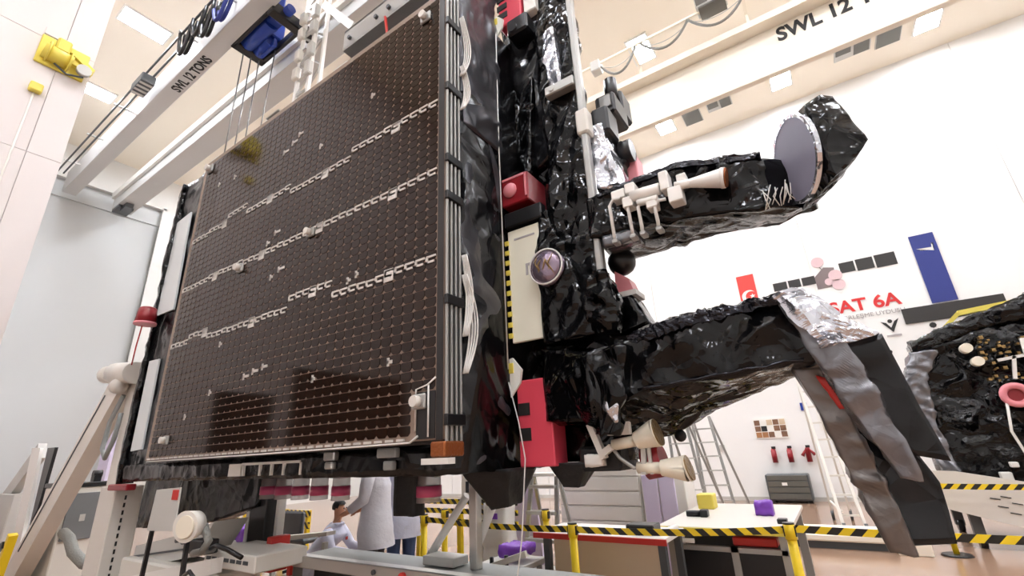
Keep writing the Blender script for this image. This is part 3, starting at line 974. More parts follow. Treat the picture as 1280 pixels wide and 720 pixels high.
# bottom edge hardware
rw = MB().box(-4.53, -3.64, 2.335, 2.355, 1.545, 1.565)
for x in (-4.51, -4.24, -4.06, -3.88, -3.64):
    rw.box(x, x + .02, 2.335, 2.355, 1.455, 1.55)
part('bracket_frame', rw, 'wire', sat)
part('bracket_plate', MB().box(-4.74, -4.53, 2.33, 2.35, 1.455, 1.56), 'offw', sat)
parts('clamp', MB().box(-3.29, -3.16, 2.3, 2.35, 1.55, 1.615, .008), 'alu', sat)
parts('clamp', MB().box(-3.27, -3.18, 2.3, 2.35, 1.49, 1.54, .008), 'alu', sat)
parts('clamp', MB().box(-2.69, -2.5, 2.3, 2.35, 1.55, 1.615, .008), 'grey', sat)
parts('clamp', MB().box(-2.62, -2.53, 2.3, 2.35, 1.47, 1.53, .008), 'grey', sat)
part('skirt', wrap([[(x, 3.0, z), (x, 3.2, z), (x, 3.2, 1.46), (x, 3.0, 1.46)] for x, z in ((-8.4, .8), (-7.3, .84), (-6.2, .96), (-5.4, 1.12))], [3, 8, 3, 8], [14, 14, 10], .015, 2.5, 33), 'foil2', sat)
part('skirt', wbox(-3.0, -2.8, 2.78, 2.9, 1.12, 1.44, 'z', .015, 3, 34, .06), 'matte', sat)
part('skirt', wrap([[(-2.3, 2.75, 1.44), (-1.88, 2.75, 1.44), (-1.88, 3.1, 1.44), (-2.3, 3.1, 1.44)], [(-2.1, 2.85, 1.18), (-1.98, 2.85, 1.2), (-1.98, 3.05, 1.2), (-2.1, 3.05, 1.18)]], [8, 6, 8, 6], [6], .015, 3, 35), 'matte', sat)
part('skirt', wrap([[(-1.75, 3.05, 1.46), (-1.45, 3.05, 1.46), (-1.45, 3.3, 1.46), (-1.75, 3.3, 1.46)], [(-1.66, 3.08, 1.3), (-1.54, 3.08, 1.3), (-1.54, 3.2, 1.3), (-1.66, 3.2, 1.3)]], [6, 4, 6, 4], [5], .012, 3, 36), 'matte', sat)
for x in (-5.02, -4.75, -4.46, -4.16, -3.84, -2.76):
    w = .082 if x < -3 else .105
    b = part('protective_cup', MB().cyl((x, 2.9, 1.21), (x, 2.9, 1.42), w, w * .92, 18), 'clear', sat, 'clear plastic cup with a pink band')
    part('pink_band', MB().cyl((x, 2.9, 1.25), (x, 2.9, 1.33), w * 1.02, w * 1.0, 18), 'pinkband', b, 'pink band')

# ivory panel, covers, lifting plates
ivp = part('ivory_panel', MB().box(-1.965, -1.6, 3.0, 3.03, 2.36, 3.34, .005), 'ivory', sat, 'ivory white equipment panel')
tapes = MB()
for k in range(10):
    tapes.box(-1.99, -1.955, 2.985, 3.0, 2.4 + k * .09, 2.44 + k * .09)
part('yellow_tape', tapes, 'yellow2', ivp, kind='stuff')
part('panel_top_strip', MB().box(-1.97, -1.6, 2.96, 3.05, 3.36, 3.5, .01), 'black', sat)
part('panel_script', MB().box(-1.8, -1.78, 2.994, 3.0, 2.9, 3.0).box(-1.78, -1.72, 2.994, 3.0, 2.98, 3.0).box(-1.9, -1.7, 2.995, 3.0, 3.24, 3.255), 'greyink', ivp)
rc = MB().box(-2.0, -1.72, 2.98, 3.3, 3.58, 3.86, .01)
rcd = part('red_cover', rc, 'dred', sat, 'dark red protective cover with a pink cap')
parts('cover_frame', MB().box(-1.98, -1.74, 2.97, 2.98, 3.83, 3.85).box(-1.75, -1.735, 2.97, 2.98, 3.62, 3.85), 'pink', rcd)
part('pink_cap', MB().ball((-1.9, 2.97, 3.72), .07, 12, 8, (1, .5, 1)), 'pink', rcd)
rcl = part('red_cover', MB().box(-1.95, -1.66, 3.0, 3.2, 1.44, 2.06, .008), 'red', sat, 'bright red protective box at the lower corner')
for z in (1.62, 1.8):
    part('cover_slot', MB().box(-1.94, -1.84, 2.994, 3.002, z, z + .09), 'ink', rcl)
rcu = part('red_cover', MB().box(-1.95, -1.68, 3.0, 3.2, 5.68, 6.4, .01), 'red', sat, 'red protective cover at the upper corner')
for z in (5.78, 5.9, 6.02):
    part('cover_slot', MB().box(-1.96, -1.84, 2.99, 3.005, z, z + .07), 'ink', rcu)
part('white_block', MB().box(-1.66, -1.52, 3.02, 3.2, 5.7, 6.4, .01), 'white', sat)
part('connector_block', MB().box(-1.84, -1.6, 2.96, 3.15, 5.45, 5.66, .02).cyl((-1.76, 2.94, 5.52), (-1.76, 2.98, 5.52), .05), 'black', sat)
for z in (2.1, 5.7):
    lp = MB().prism([(-2.04, 2.975, z + .12), (-1.96, 2.975, z + .14), (-1.88, 2.975, z + .04), (-1.9, 2.975, z - .06), (-1.99, 2.975, z - .16), (-2.03, 2.975, z - .16)], (0, .02, 0))
    pl = part('lifting_plate', lp, 'radiator', sat, 'ivory lifting plate')
    part('yellow_tip', MB().box(-2.03, -1.95, 2.965, 2.976, z + .02, z + .1, .005), 'yellow2', pl)
part('tether', MB().tube([(-1.96, 2.95, 5.6), (-1.97, 2.93, 4.2), (-1.98, 2.94, 2.15)], .006, 5), 'wire', sat)
part('tether', MB().tube([(-1.98, 2.94, 2.05), (-1.9, 2.93, 1.75), (-1.86, 2.93, 1.5), (-1.9, 2.9, 1.0), (-1.97, 2.88, .62)], .005, 5), 'wire', sat)
# lens-like foil cover
fcv = part('feed_cover', MB().cyl((-1.56, 2.9, 2.88), (-1.56, 3.02, 2.88), .14, .15, 22).ball((-1.56, 2.9, 2.88), .13, 18, 10, (1, .35, 1)), 'lens', sat, 'round iridescent foil feed cover')
gl = MB()
for k in range(5):
    a = -1.62 + k * .03
    gl.tube([(a + .015 * math.sin(k * 2 + t), 2.845 + .012 * abs(t - 3), 2.8 + t * .028) for t in range(7)], .006, 5)
part('gold_strands', gl, 'gold', fcv, kind='stuff')
part('feed_ring', MB().tube([(-1.56 + .142 * math.cos(t * math.pi / 12), 2.89, 2.88 + .142 * math.sin(t * math.pi / 12)) for t in range(25)], .007, 6), 'wire', fcv)
part('foil_cone', wrap([[(-1.62, 3.0, 3.4), (-1.58, 2.98, 3.4), (-1.58, 3.08, 3.4), (-1.62, 3.08, 3.4)], [(-1.66, 2.98, 2.9), (-1.4, 2.96, 2.9), (-1.4, 3.1, 2.9), (-1.66, 3.1, 2.9)], [(-1.66, 2.98, 2.3), (-1.25, 2.96, 2.3), (-1.25, 3.1, 2.3), (-1.66, 3.1, 2.3)]], [8, 4, 8, 4], [12, 12], .035, 2.6, 40), 'foil', sat)
part('foil_tail', wrap([[(-1.27, 2.96, 2.75), (-1.13, 2.94, 2.75), (-1.13, 3.05, 2.75), (-1.27, 3.05, 2.75)], [(-1.3, 2.93, 2.5), (-1.05, 2.9, 2.5), (-1.05, 3.1, 2.5), (-1.3, 3.1, 2.5)], [(-1.22, 2.95, 2.3), (-1.1, 2.95, 2.3), (-1.1, 3.05, 2.3), (-1.22, 3.05, 2.3)]], [6, 4, 6, 4], [8, 8], .025, 7, 41), 'foil', sat)
part('side_unit', wrap([[(-1.25, 3.15, 2.3), (-.93, 3.15, 2.36), (-.93, 3.4, 2.36), (-1.25, 3.4, 2.3)], [(-1.22, 3.15, 2.6), (-1.02, 3.15, 2.58), (-1.02, 3.4, 2.58), (-1.22, 3.4, 2.6)]], [8, 7, 8, 7], [8], .02, 3, 42), 'foil', sat)
part('pink_cover', MB().prism([(-1.14, 3.2, 2.65), (-1.0, 3.2, 2.63), (-1.03, 3.2, 2.74), (-1.13, 3.2, 2.82)], (0, .15, 0)), 'pink', sat, 'pink protective cover')
part('cover_strip', MB().box(-1.16, -.98, 3.18, 3.38, 2.6, 2.64), 'wire', sat)
parts('sensor_box', MB().ball((-1.08, 3.25, 2.9), .11, 12, 8), 'black', sat)

# upper antenna arm
a1 = part('antenna_arm', wrap([
    [(-1.2, 2.97, 3.04), (-1.2, 3.5, 3.02), (-1.2, 3.5, 3.34), (-1.2, 2.97, 3.36)],
    [(-.75, 2.95, 3.0), (-.75, 3.5, 3.0), (-.75, 3.5, 3.36), (-.75, 2.95, 3.36)],
    [(-.42, 2.95, 2.95), (-.42, 3.5, 3.02), (-.42, 3.5, 3.42), (-.42, 2.95, 3.36)],
    [(0.0, 2.95, 2.87), (0.0, 3.5, 2.98), (0.0, 3.5, 3.32), (0.0, 2.95, 3.22)],
    [(0.12, 3.05, 2.86), (0.24, 3.4, 2.98), (0.24, 3.4, 3.3), (0.12, 3.05, 3.2)]],
    [12, 9, 12, 9], [10, 8, 10, 5], .017, 4.0, 50), 'foil', sat, 'upper arm wrapped in black foil')
nrm = Vector((-.92, -.4, -.06)).normalized()
dc = Vector((.18, 2.92, 3.115))
dx_ = Vector((0, 0, 1)).cross(nrm).normalized()
dz_ = nrm.cross(dx_)
if dz_.z < 0: dz_ = -dz_
R_ = .265


def dpt(a, b, c):
    return dc + dx_ * a + dz_ * b + nrm * c


if dx_.x < 0: dx_ = -dx_
hd = wrap([[dpt(-.2, -.25, -.03), dpt(.2, -.25, -.03), dpt(.2, .22, -.03), dpt(-.2, .22, -.03)],
           [dpt(-.2, -.22, -.12), dpt(.2, -.2, -.12), dpt(.2, .26, -.12), dpt(-.2, .24, -.12)],
           [dpt(-.15, -.1, -.26), dpt(.18, -.06, -.27), dpt(.18, .26, -.2), dpt(-.15, .24, -.2)]], [10, 12, 10, 12], [5, 7], .014, 4, 51)
part('feed_housing', hd, 'foil', sat, 'black foil feed housing at the arm end')
ring = MB()
n = 40
vs = []
for c_, rr in ((.0, R_), (.025, R_), (.025, R_ - .02)):
    for i in range(n):
        t = 2 * math.pi * i / n
        vs.append(dpt(rr * math.cos(t), rr * math.sin(t), c_))
ring.add(vs, [(k * n + i, k * n + (i + 1) % n, (k + 1) * n + (i + 1) % n, (k + 1) * n + i) for k in range(2) for i in range(n)])
ring.add(vs[:n], [tuple(range(n))])
rcv = part('round_cover', MB().cyl(dpt(0, 0, .0), dpt(0, 0, .022), R_ - .018, n=40), 'disc', sat, 'round grey cloth feed cover')
part('cover_rim', ring, 'silver', rcv)
# horn and waveguides on the arm face
hrn = part('horn', MB().cyl((-.52, 2.86, 3.17), (-.42, 2.86, 3.155), .03).cyl((-.42, 2.86, 3.155), (-.24, 2.86, 3.12), .03, .062, 18, False).cyl((-.24, 2.86, 3.12), (-.215, 2.86, 3.115), .066, n=18), 'white', sat)
part('horn_rim', MB().cyl((-.215, 2.86, 3.115), (-.205, 2.86, 3.113), .062, n=18), 'copper', hrn)
parts('flange_box', MB().box(-.61, -.55, 2.83, 2.95, 3.16, 3.3, .006).box(-.57, -.48, 2.83, 2.94, 3.05, 3.16, .006).box(-.5, -.44, 2.84, 2.92, 3.17, 3.24, .005), 'white', sat)
parts('waveguide_body', MB().cyl((-.82, 2.86, 3.2), (-.62, 2.86, 3.19), .042).box(-.85, -.78, 2.83, 2.96, 3.22, 3.3, .006).box(-.88, -.81, 2.83, 2.93, 3.12, 3.2, .006).box(-.72, -.65, 2.83, 2.93, 3.06, 3.13, .006).box(-.96, -.86, 2.85, 2.96, 3.22, 3.29, .006).cyl((-.78, 2.85, 3.13), (-.64, 2.85, 3.12), .025), 'white', sat)
for x, zt in ((-.98, 3.2), (-.85, 3.16), (-.78, 3.12), (-.67, 3.08)):
    k_ = 0 if x in (-.98, -.78) else .0
    pts = [(x + .08, 2.86, zt + .02), (x + .03, 2.85, zt + .02), (x, 2.85, zt - .02), (x + .005, 2.85, 2.95), (x - .01, 2.9, 2.9)]
    part('waveguide_pipe', MB().tube(pts, .012, 8), 'wire', sat)
    part('pipe_flange', MB().box(x - .018, x + .022, 2.85, 2.93, 2.89, 2.92, .005), 'alud', sat)
part('foil_collar', wbox(-1.1, -.85, 2.95, 3.15, 2.93, 3.0, 'x', .015, 5, 53, .04), 'foilg', sat)
st = MB()
tr_ = random.Random(4)
for k in range(11):
    x0 = tr_.uniform(-.04, .1)
    st.tube([(x0 + tr_.uniform(-.04, .04), 2.93, 2.85 + tr_.uniform(0, .03)), (x0, 2.915, 2.92 + tr_.uniform(-.02, .02)), (x0 + tr_.uniform(-.04, .04), 2.93, 2.97 + tr_.uniform(0, .05))], .003, 4)
part('tie_cords', st, 'wire', sat, kind='stuff')

# lower antenna arm
part('antenna_arm', wrap([
    [(-1.7, 3.0, 1.75), (-1.7, 3.55, 1.66), (-1.7, 3.55, 2.3), (-1.7, 3.0, 2.26)],
    [(-1.3, 2.87, 1.72), (-1.3, 3.5, 1.6), (-1.3, 3.5, 2.28), (-1.3, 2.87, 2.16)],
    [(-.95, 2.85, 1.86), (-.95, 3.45, 1.62), (-.95, 3.45, 2.3), (-.95, 2.85, 2.19)],
    [(-.5, 2.85, 1.89), (-.5, 3.42, 1.8), (-.5, 3.42, 2.34), (-.5, 2.85, 2.25)],
    [(0.02, 2.87, 1.94), (0.02, 3.4, 1.96), (0.02, 3.4, 2.36), (0.02, 2.87, 2.28)]],
    [14, 11, 14, 11], [9, 9, 12, 13], .014, 5.0, 60), 'foil', sat, 'lower arm wrapped in black foil')
part('drape', wrap([[(-1.45, 2.9, 2.14), (-1.0, 2.8, 2.16), (-1.0, 2.9, 2.16), (-1.45, 2.98, 2.14)], [(-1.4, 2.86, 1.85), (-1.05, 2.78, 1.82), (-1.05, 2.88, 1.82), (-1.4, 2.95, 1.85)], [(-1.3, 2.9, 1.64), (-1.12, 2.82, 1.62), (-1.12, 2.9, 1.62), (-1.3, 2.96, 1.64)]], [14, 3, 14, 3], [8, 7], .04, 3.6, 61), 'foil', sat, 'hanging black foil folds')
part('foil_flash', wrap([[(-1.14, 2.77, 1.86), (-1.11, 2.77, 1.86), (-1.11, 2.79, 1.86), (-1.14, 2.79, 1.86)], [(-1.16, 2.76, 1.78), (-1.06, 2.76, 1.79), (-1.06, 2.79, 1.79), (-1.16, 2.79, 1.78)], [(-1.1, 2.78, 1.69), (-1.09, 2.78, 1.69), (-1.09, 2.8, 1.69), (-1.1, 2.8, 1.69)]], [3, 1, 3, 1], [5, 5], .008, 6, 62), 'silver', sat)
part('top_glint', wrap([[(-.98, 2.84, 2.17), (-.98, 2.95, 2.2), (-.98, 2.95, 2.24), (-.98, 2.85, 2.22)], [(-.5, 2.83, 2.23), (-.5, 2.95, 2.25), (-.5, 2.95, 2.31), (-.5, 2.84, 2.29)], [(-.02, 2.84, 2.26), (-.02, 2.95, 2.28), (-.02, 2.95, 2.33), (-.02, 2.86, 2.31)]], [4, 3, 4, 3], [20, 20], .022, 9, 66, flat=True), 'foil_glint', sat, 'crumpled strip of brighter foil put in for the highlights along the lower arm top')  # highlights of the top edge put into a strip of brighter foil
part('top_glint', wrap([[(-1.1, 2.94, 3.34), (-1.1, 3.05, 3.34), (-1.1, 3.05, 3.37), (-1.1, 2.95, 3.37)], [(-.5, 2.93, 3.35), (-.5, 3.05, 3.36), (-.5, 3.05, 3.41), (-.5, 2.95, 3.39)], [(0, 2.94, 3.22), (0, 3.05, 3.24), (0, 3.05, 3.28), (0, 2.96, 3.26)]], [4, 2, 4, 2], [18, 14], .014, 8, 67, flat=True), 'foil_glint', sat)  # same highlight strip in brighter foil for the upper arm
part('ridge_glint', MB().tube([(-.95 + .09 * k, 2.835, 1.875 + .006 * k + .006 * math.sin(k * 3)) for k in range(11)], .01, 6), 'foil_glint', sat)  # bright cord stands for the ridge highlight on the lower front edge
# thrusters underneath
for (p0, p1, p2, q, lab) in (((-1.22, 3.0, 1.56), (-1.06, 3.0, 1.58), (-.93, 3.0, 1.62), .085, 'upper'), ((-1.08, 3.02, 1.42), (-.93, 3.02, 1.415), (-.78, 3.02, 1.41), .075, 'lower')):
    th_ = part('thruster', MB().cyl(p0, p1, .035).cyl(p1, p2, q * .62, q, 20, False).cyl(p2, tuple(Vector(p2) + Vector((.01, 0, .002))), q, q, 20), 'nozzle', sat, 'ivory thruster nozzle')
    p2v = Vector(p2)
    part('nozzle_rim', MB().cyl(p2v + Vector((.01, 0, .002)), p2v + Vector((.018, 0, .004)), q * .97, n=20), 'gold', th_)
part('thruster_bracket', MB().bar((-1.36, 2.98, 1.7), (-1.28, 2.98, 1.48), .05, .04).box(-1.24, -1.08, 2.96, 3.0, 1.62, 1.7, .006).bar((-1.22, 2.97, 1.55), (-1.3, 2.97, 1.5), .04), 'white2', sat)
part('bracket_scrap', wbox(-1.42, -1.3, 2.98, 3.05, 1.44, 1.5, 'x', .012, 8, 63, .02), 'wire', sat)
part('red_valve', MB().cyl((-1.06, 3.12, 1.44), (-.94, 3.12, 1.46), .1, n=18), 'dred', sat)
part('valve_strap', MB().bar((-1.04, 3.01, 1.38), (-1.02, 3.01, 1.56), .03).bar((-.99, 3.01, 1.38), (-.99, 3.01, 1.56), .02), 'lgrey', sat)
part('feed_pipe', MB().tube([(-1.22, 2.99, 1.54), (-1.18, 2.99, 1.48), (-1.1, 3.0, 1.42), (-1.06, 3.02, 1.42)], .012, 6), 'alud', sat)
parts('under_block', MB().box(-1.5, -1.2, 3.05, 3.4, 1.4, 1.56, .02).ball((-.86, 3.3, 1.6), .04), 'matte', sat)

# folded reflectors hanging from the lower arm
part('reflector_blanket', wrap([
    [(-.1, 2.86, 2.3), (.02, 2.84, 2.3), (.02, 3.1, 2.36), (-.1, 3.1, 2.36)],
    [(-.06, 2.83, 2.14), (.13, 2.82, 2.02), (.13, 3.05, 2.06), (-.06, 3.05, 2.2)],
    [(.03, 2.83, 1.86), (.2, 2.82, 1.76), (.2, 3.0, 1.76), (.03, 3.0, 1.86)],
    [(.13, 2.84, 1.56), (.25, 2.83, 1.52), (.25, 2.98, 1.52), (.13, 2.98, 1.56)],
    [(.21, 2.86, 1.36), (.27, 2.85, 1.34), (.27, 2.95, 1.34), (.21, 2.95, 1.36)]],
    [9, 8, 9, 8], [7, 10, 10, 8], .018, 4.5, 70), 'foilg', sat, 'grey foil edge of the upper folded reflector')
part('silver_crown', wrap([
    [(-.1, 2.82, 2.3), (.0, 2.88, 2.31), (.0, 3.1, 2.33), (-.1, 3.06, 2.33)],
    [(-.02, 2.78, 2.14), (.1, 2.86, 2.2), (.1, 3.08, 2.2), (-.02, 3.04, 2.2)],
    [(.06, 2.78, 1.98), (.27, 2.86, 2.0), (.27, 3.0, 2.0), (.06, 3.0, 2.0)]],
    [10, 8, 10, 8], [9, 9], .03, 7, 71, flat=True), 'silver', sat, 'crumpled silver foil crown')
part('reflector', wrap([
    [(.1, 2.9, 2.0), (.3, 2.9, 2.02), (.3, 3.06, 2.02), (.1, 3.06, 2.0)],
    [(.2, 2.9, 1.7), (.345, 2.9, 1.7), (.345, 3.03, 1.7), (.2, 3.03, 1.7)],
    [(.24, 2.9, 1.46), (.4, 2.9, 1.42), (.4, 3.0, 1.42), (.24, 3.0, 1.46)]],
    [7, 5, 7, 5], [10, 9], .007, 2.5, 72), 'foil2', sat, 'black face of the upper folded reflector')
part('reflector_blanket', wrap([
    [(-.12, 3.0, 1.92), (.02, 3.0, 1.9), (.02, 3.2, 1.9), (-.12, 3.2, 1.92)],
    [(-.03, 3.02, 1.62), (.1, 3.02, 1.56), (.1, 3.2, 1.56), (-.03, 3.2, 1.62)],
    [(.02, 3.05, 1.35), (.15, 3.05, 1.3), (.15, 3.2, 1.3), (.02, 3.2, 1.35)],
    [(.11, 3.08, 1.02), (.18, 3.08, 1.0), (.18, 3.18, 1.0), (.11, 3.18, 1.02)]],
    [8, 7, 8, 7], [9, 9, 9], .016, 4.2, 73), 'bronze', sat, 'bronze grey foil edge of the lower folded reflector')
part('reflector', wrap([
    [(.06, 3.1, 1.62), (.3, 3.1, 1.5), (.3, 3.2, 1.5), (.06, 3.2, 1.62)],
    [(.13, 3.1, 1.3), (.36, 3.1, 1.32), (.36, 3.2, 1.32), (.13, 3.2, 1.3)],
    [(.16, 3.1, 1.04), (.35, 3.1, 1.06), (.35, 3.2, 1.06), (.16, 3.2, 1.04)]],
    [7, 4, 7, 4], [8, 8], .006, 2.5, 74), 'foil2', sat, 'black face of the lower folded reflector')
part('red_streak', wrap([[(-.02, 2.965, 1.86), (.03, 2.965, 1.84), (.03, 2.99, 1.84), (-.02, 2.99, 1.86)], [(.05, 2.96, 1.68), (.075, 2.96, 1.68), (.075, 2.99, 1.68), (.05, 2.99, 1.68)]], [3, 1, 3, 1], [8], .008, 6, 75), 'redp', sat, 'red tape streak')

# ---- lifting frame above the panel
lf = thing('lifting_beam', 'aluminium lifting beam with a diagonal stay above the solar panel', 'beam', (-3.0, 2.5, 5.9))
part('channel', MB().prism([(-3.72, 2.4, 6.0), (-3.72, 2.4, 6.27), (-2.1, 2.4, 6.27), (-2.1, 2.4, 6.0)], (0, .05, 0)).box(-3.72, -2.1, 2.4, 2.56, 6.25, 6.28).box(-3.72, -2.1, 2.4, 2.52, 5.98, 6.01), 'alud', lf)
part('stay', MB().bar((-3.6, 2.45, 6.3), (-4.35, 2.5, 7.25), .09, .1), 'alu', lf)
for x in (-3.6, -3.15, -2.95):
    part('bolt', MB().cyl((x, 2.37, 6.1), (x, 2.41, 6.1), .025, n=10), 'dgrey', lf)
part('red_strap', MB().bar((-3.0, 2.39, 6.0), (-2.95, 2.39, 5.72), .02), 'redp', lf)

# ================================================================== STAND, LEFT
td = thing('tilting_stand', 'ivory tilting stand with a thick raking strut under the left end of the satellite', 'stand', (-7.65, 2.5, 0))
part('column', MB().box(-8.0, -7.5, 2.38, 2.68, .3, 1.37, .012), 'white2', td)
sl = MB()
for k in range(11):
    sl.box(-7.499, -7.494, 2.49, 2.51, .36 + k * .085, .41 + k * .085)
part('slot_row', sl, 'ink', td, kind='stuff')
part('upper_column', MB().box(-8.25, -7.98, 2.5, 2.64, 1.2, 2.8, .012).box(-8.2, -7.6, 2.5, 2.64, 1.1, 1.33, .012), 'white2', td)
part('strut', MB().bar((-8.35, 2.5, 2.84), (-11.3, 2.5, -.1), .2, .42), 'white2', td)
part('strut_groove', MB().bar((-8.75, 2.395, 2.6), (-10.9, 2.395, .45), .012, .02), 'dgrey', td)
part('hinge_drum', MB().cyl((-8.6, 2.42, 2.91), (-7.85, 2.42, 2.82), .15), 'white2', td)
part('hinge_cap', MB().cyl((-8.95, 2.42, 2.93), (-8.7, 2.42, 2.91), .13), 'offw', td)
part('hinge_ball', MB().ball((-8.17, 2.36, 2.67), .11), 'white2', td)
part('cable_loop', MB().tube([(-8.2, 2.45, 2.55), (-8.45, 2.44, 2.2), (-8.5, 2.44, 1.85), (-8.32, 2.44, 1.72), (-8.15, 2.44, 1.95), (-8.1, 2.44, 2.3)], .03), 'grey', td)
parts('base_plate', MB().box(-11.9, -11.2, 2.2, 2.8, 0, .06).box(-8.0, -7.3, 2.2, 2.9, 0, .3, .02), 'lgrey', td)

rs = thing('raking_strut', 'second pale raking strut on a grey block at the far left edge', 'strut', (-15.2, 2.95, 0))
part('strut', MB().bar((-13.7, 2.95, 2.02), (-15.9, 2.95, .74), .14, .34), 'lgrey', rs)
part('block', MB().box(-16.2, -14.4, 2.85, 3.05, 0, 1.2, .02), 'lgrey', rs)

cp = thing('red_cap', 'dark red cup cap on a thin red cord beside the left edge of the satellite', 'cap', (-7.2, 2.2, 3.34))
part('cup', MB().cyl((-7.2, 2.2, 3.36), (-7.2, 2.2, 3.55), .12, .1, 18).ball((-7.2, 2.2, 3.55), .1, 16, 8, (1, 1, .4)), 'dred', cp)
part('rim', MB().cyl((-7.2, 2.2, 3.34), (-7.2, 2.2, 3.37), .125, n=18), 'pink', cp)
part('cord', MB().tube([(-7.28, 2.2, 3.35), (-7.36, 2.21, 3.08), (-7.5, 2.25, 2.86)], .008, 5), 'redp', cp)

# control cabinet and low machine body
cb = thing('control_cabinet', 'pale grey control cabinet with a dark grey door behind the raking strut', 'cabinet', (-10.9, 2.9, 0))
part('body', MB().box(-11.6, -10.43, 2.68, 3.2, 0, 1.33, .015), 'offw', cb)
part('lid', MB().box(-11.62, -10.4, 2.66, 3.22, 1.33, 1.4, .01), 'black', cb)
dr = part('door', MB().box(-10.43, -10.39, 2.72, 3.1, .55, 1.24, .006), 'cabgrey', cb, 'dark grey door with a paper label')
part('door_label', MB().box(-10.392, -10.38, 2.9, 2.97, .82, .92), 'lgrey', dr)
part('top_camera', MB().box(-10.65, -10.5, 3.0, 3.1, 1.4, 1.5).cyl((-10.6, 3.0, 1.52), (-10.6, 3.12, 1.52), .06), 'black', cb)
mc = thing('stand_chassis', 'long pale grey machine chassis with plugs under the satellite left end', 'machine', (-6.2, 2.75, 0))
part('body', MB().prism([(-7.24, 2.62, .45), (-5.8, 2.62, .68), (-5.45, 2.62, 1.02), (-5.9, 2.62, .9), (-7.24, 2.62, .7)], (0, .35, 0)), 'lgrey', mc)
part('lower_body', MB().box(-7.24, -5.0, 2.5, 2.92, .02, .6, .02), 'offw', mc)
part('seam', MB().bar((-7.3, 2.61, .58), (-5.8, 2.61, .76), .02), 'dgrey', mc)
parts('plug', MB().cyl((-5.95, 2.56, .83), (-5.95, 2.63, .83), .04, n=10).cyl((-6.12, 2.57, .82), (-6.12, 2.63, .82), .025, n=8), 'dgrey', mc)
part('perforated_plate', MB().box(-5.3, -4.4, 2.5, 3.0, .66, .8, .01), 'offw', mc)
pf = MB()
for k in range(7):
    pf.box(-5.25 + k * .11, -5.17 + k * .11, 2.495, 2.502, .72, .75)
part('slots', pf, 'dgrey', mc)
part('plug_box', MB().box(-5.2, -4.95, 2.3, 2.45, .8, .92, .01), 'black', mc)
part('cable', MB().tube([(-4.95, 2.36, .84), (-4.7, 2.3, .9), (-4.5, 2.3, .88), (-4.35, 2.35, .82)], .02), 'black', mc)
wbm = solo('cross_rail', MB().prism([(-6.5, 2.28, .5), (-4.7, 2.28, .8), (-4.7, 2.28, .68), (-6.5, 2.28, .36)], (0, .1, 0)), 'white', 'white rail crossing low under the left end of the satellite', 'rail', (-5.6, 2.3, .36))
hs = solo('corrugated_hose', MB().tube([(-9.9, 2.62, .72), (-9.5, 2.6, .66), (-9.3, 2.62, .5), (-9.1, 2.72, .35), (-8.8, 2.85, .3), (-8.5, 2.95, .38)], .07, 10), 'hose', 'grey corrugated hose drooping in front of the control cabinet', 'hose', (-9.2, 2.7, .2))
ub = thing('upright_board', 'slim white upright board with a black strip at the far left', 'board', (-12.6, 2.7, 0))
part('board', MB().prism([(-13.27, 2.7, 2.06), (-12.7, 2.7, 2.03), (-12.2, 2.7, 0), (-12.7, 2.7, 0)], (0, .05, 0)), 'white', ub)
part('black_strip', MB().prism([(-12.6, 2.78, 2.03), (-12.15, 2.78, 2.02), (-12.2, 2.78, .95), (-12.4, 2.78, .7)], (0, .05, 0)), 'black', ub)
solo('lilac_board', MB().box(-13.25, -12.7, 3.8, 3.86, 0, 2.95), 'lilac', 'pale lilac board standing behind the control cabinet and stand column', 'board', (-13.0, 3.83, 0))
lp_ = thing('barrier_post', 'yellow barrier leg at the bottom left corner', 'post', (-10.2, 2.2, 0))
part('leg', MB().bar((-10.25, 2.15, .75), (-10.5, 2.15, 0), .1), 'yellow', lp_)
part('band', MB().bar((-10.32, 2.1, .62), (-10.75, 2.1, .5), .05, .09), 'black', lp_)

# paper notice on a black stand, round lamp
sg = thing('notice_stand', 'clear sleeve with a white paper and red mark on a thin black stand', 'sign', (-5.25, 2.0, 0))
part('sheet', MB().prism([(-5.32, 2.0, 1.37), (-4.85, 2.0, 1.39), (-4.83, 2.0, 1.05), (-5.36, 2.0, 1.03)], (0, .012, 0)), 'lgrey', sg)
part('red_mark', MB().box(-4.97, -4.86, 1.994, 2.0, 1.29, 1.37), 'redp', sg)
part('pole', MB().bar((-5.3, 2.02, 1.05), (-5.38, 2.02, 0), .03), 'black', sg)
part('foot', MB().box(-5.55, -5.2, 1.85, 2.15, 0, .02), 'black', sg)
ln = thing('particle_sampler', 'round cream sampler head on a thin black pole with a grey hose', 'sampler', (-4.55, 2.0, 0))
part('head', MB().cyl((-4.52, 1.95, 1.1), (-4.56, 2.05, 1.11), .12, .1, 22), 'offw', ln)
part('head_face', MB().cyl((-4.515, 1.94, 1.1), (-4.52, 1.955, 1.1), .085, .09, 20), 'nozzle', ln)
part('pole', MB().bar((-4.56, 2.0, 1.02), (-4.5, 2.0, 0), .03), 'black', ln)
part('foot', MB().cyl((-4.5, 2.0, 0), (-4.5, 2.0, .02), .16, n=16), 'black', ln)
part('hose', MB().tube([(-4.5, 2.08, 1.1), (-4.42, 2.1, .98), (-4.5, 2.1, .9), (-4.75, 2.15, .86), (-4.95, 2.4, .84), (-5.3, 2.55, .86)], .03), 'hose', ln)
part('power_lead', MB().tube([(-4.48, 1.98, .75), (-4.35, 1.96, .8), (-4.2, 1.96, .74), (-4.15, 1.98, .5)], .015, 6), 'black', ln)

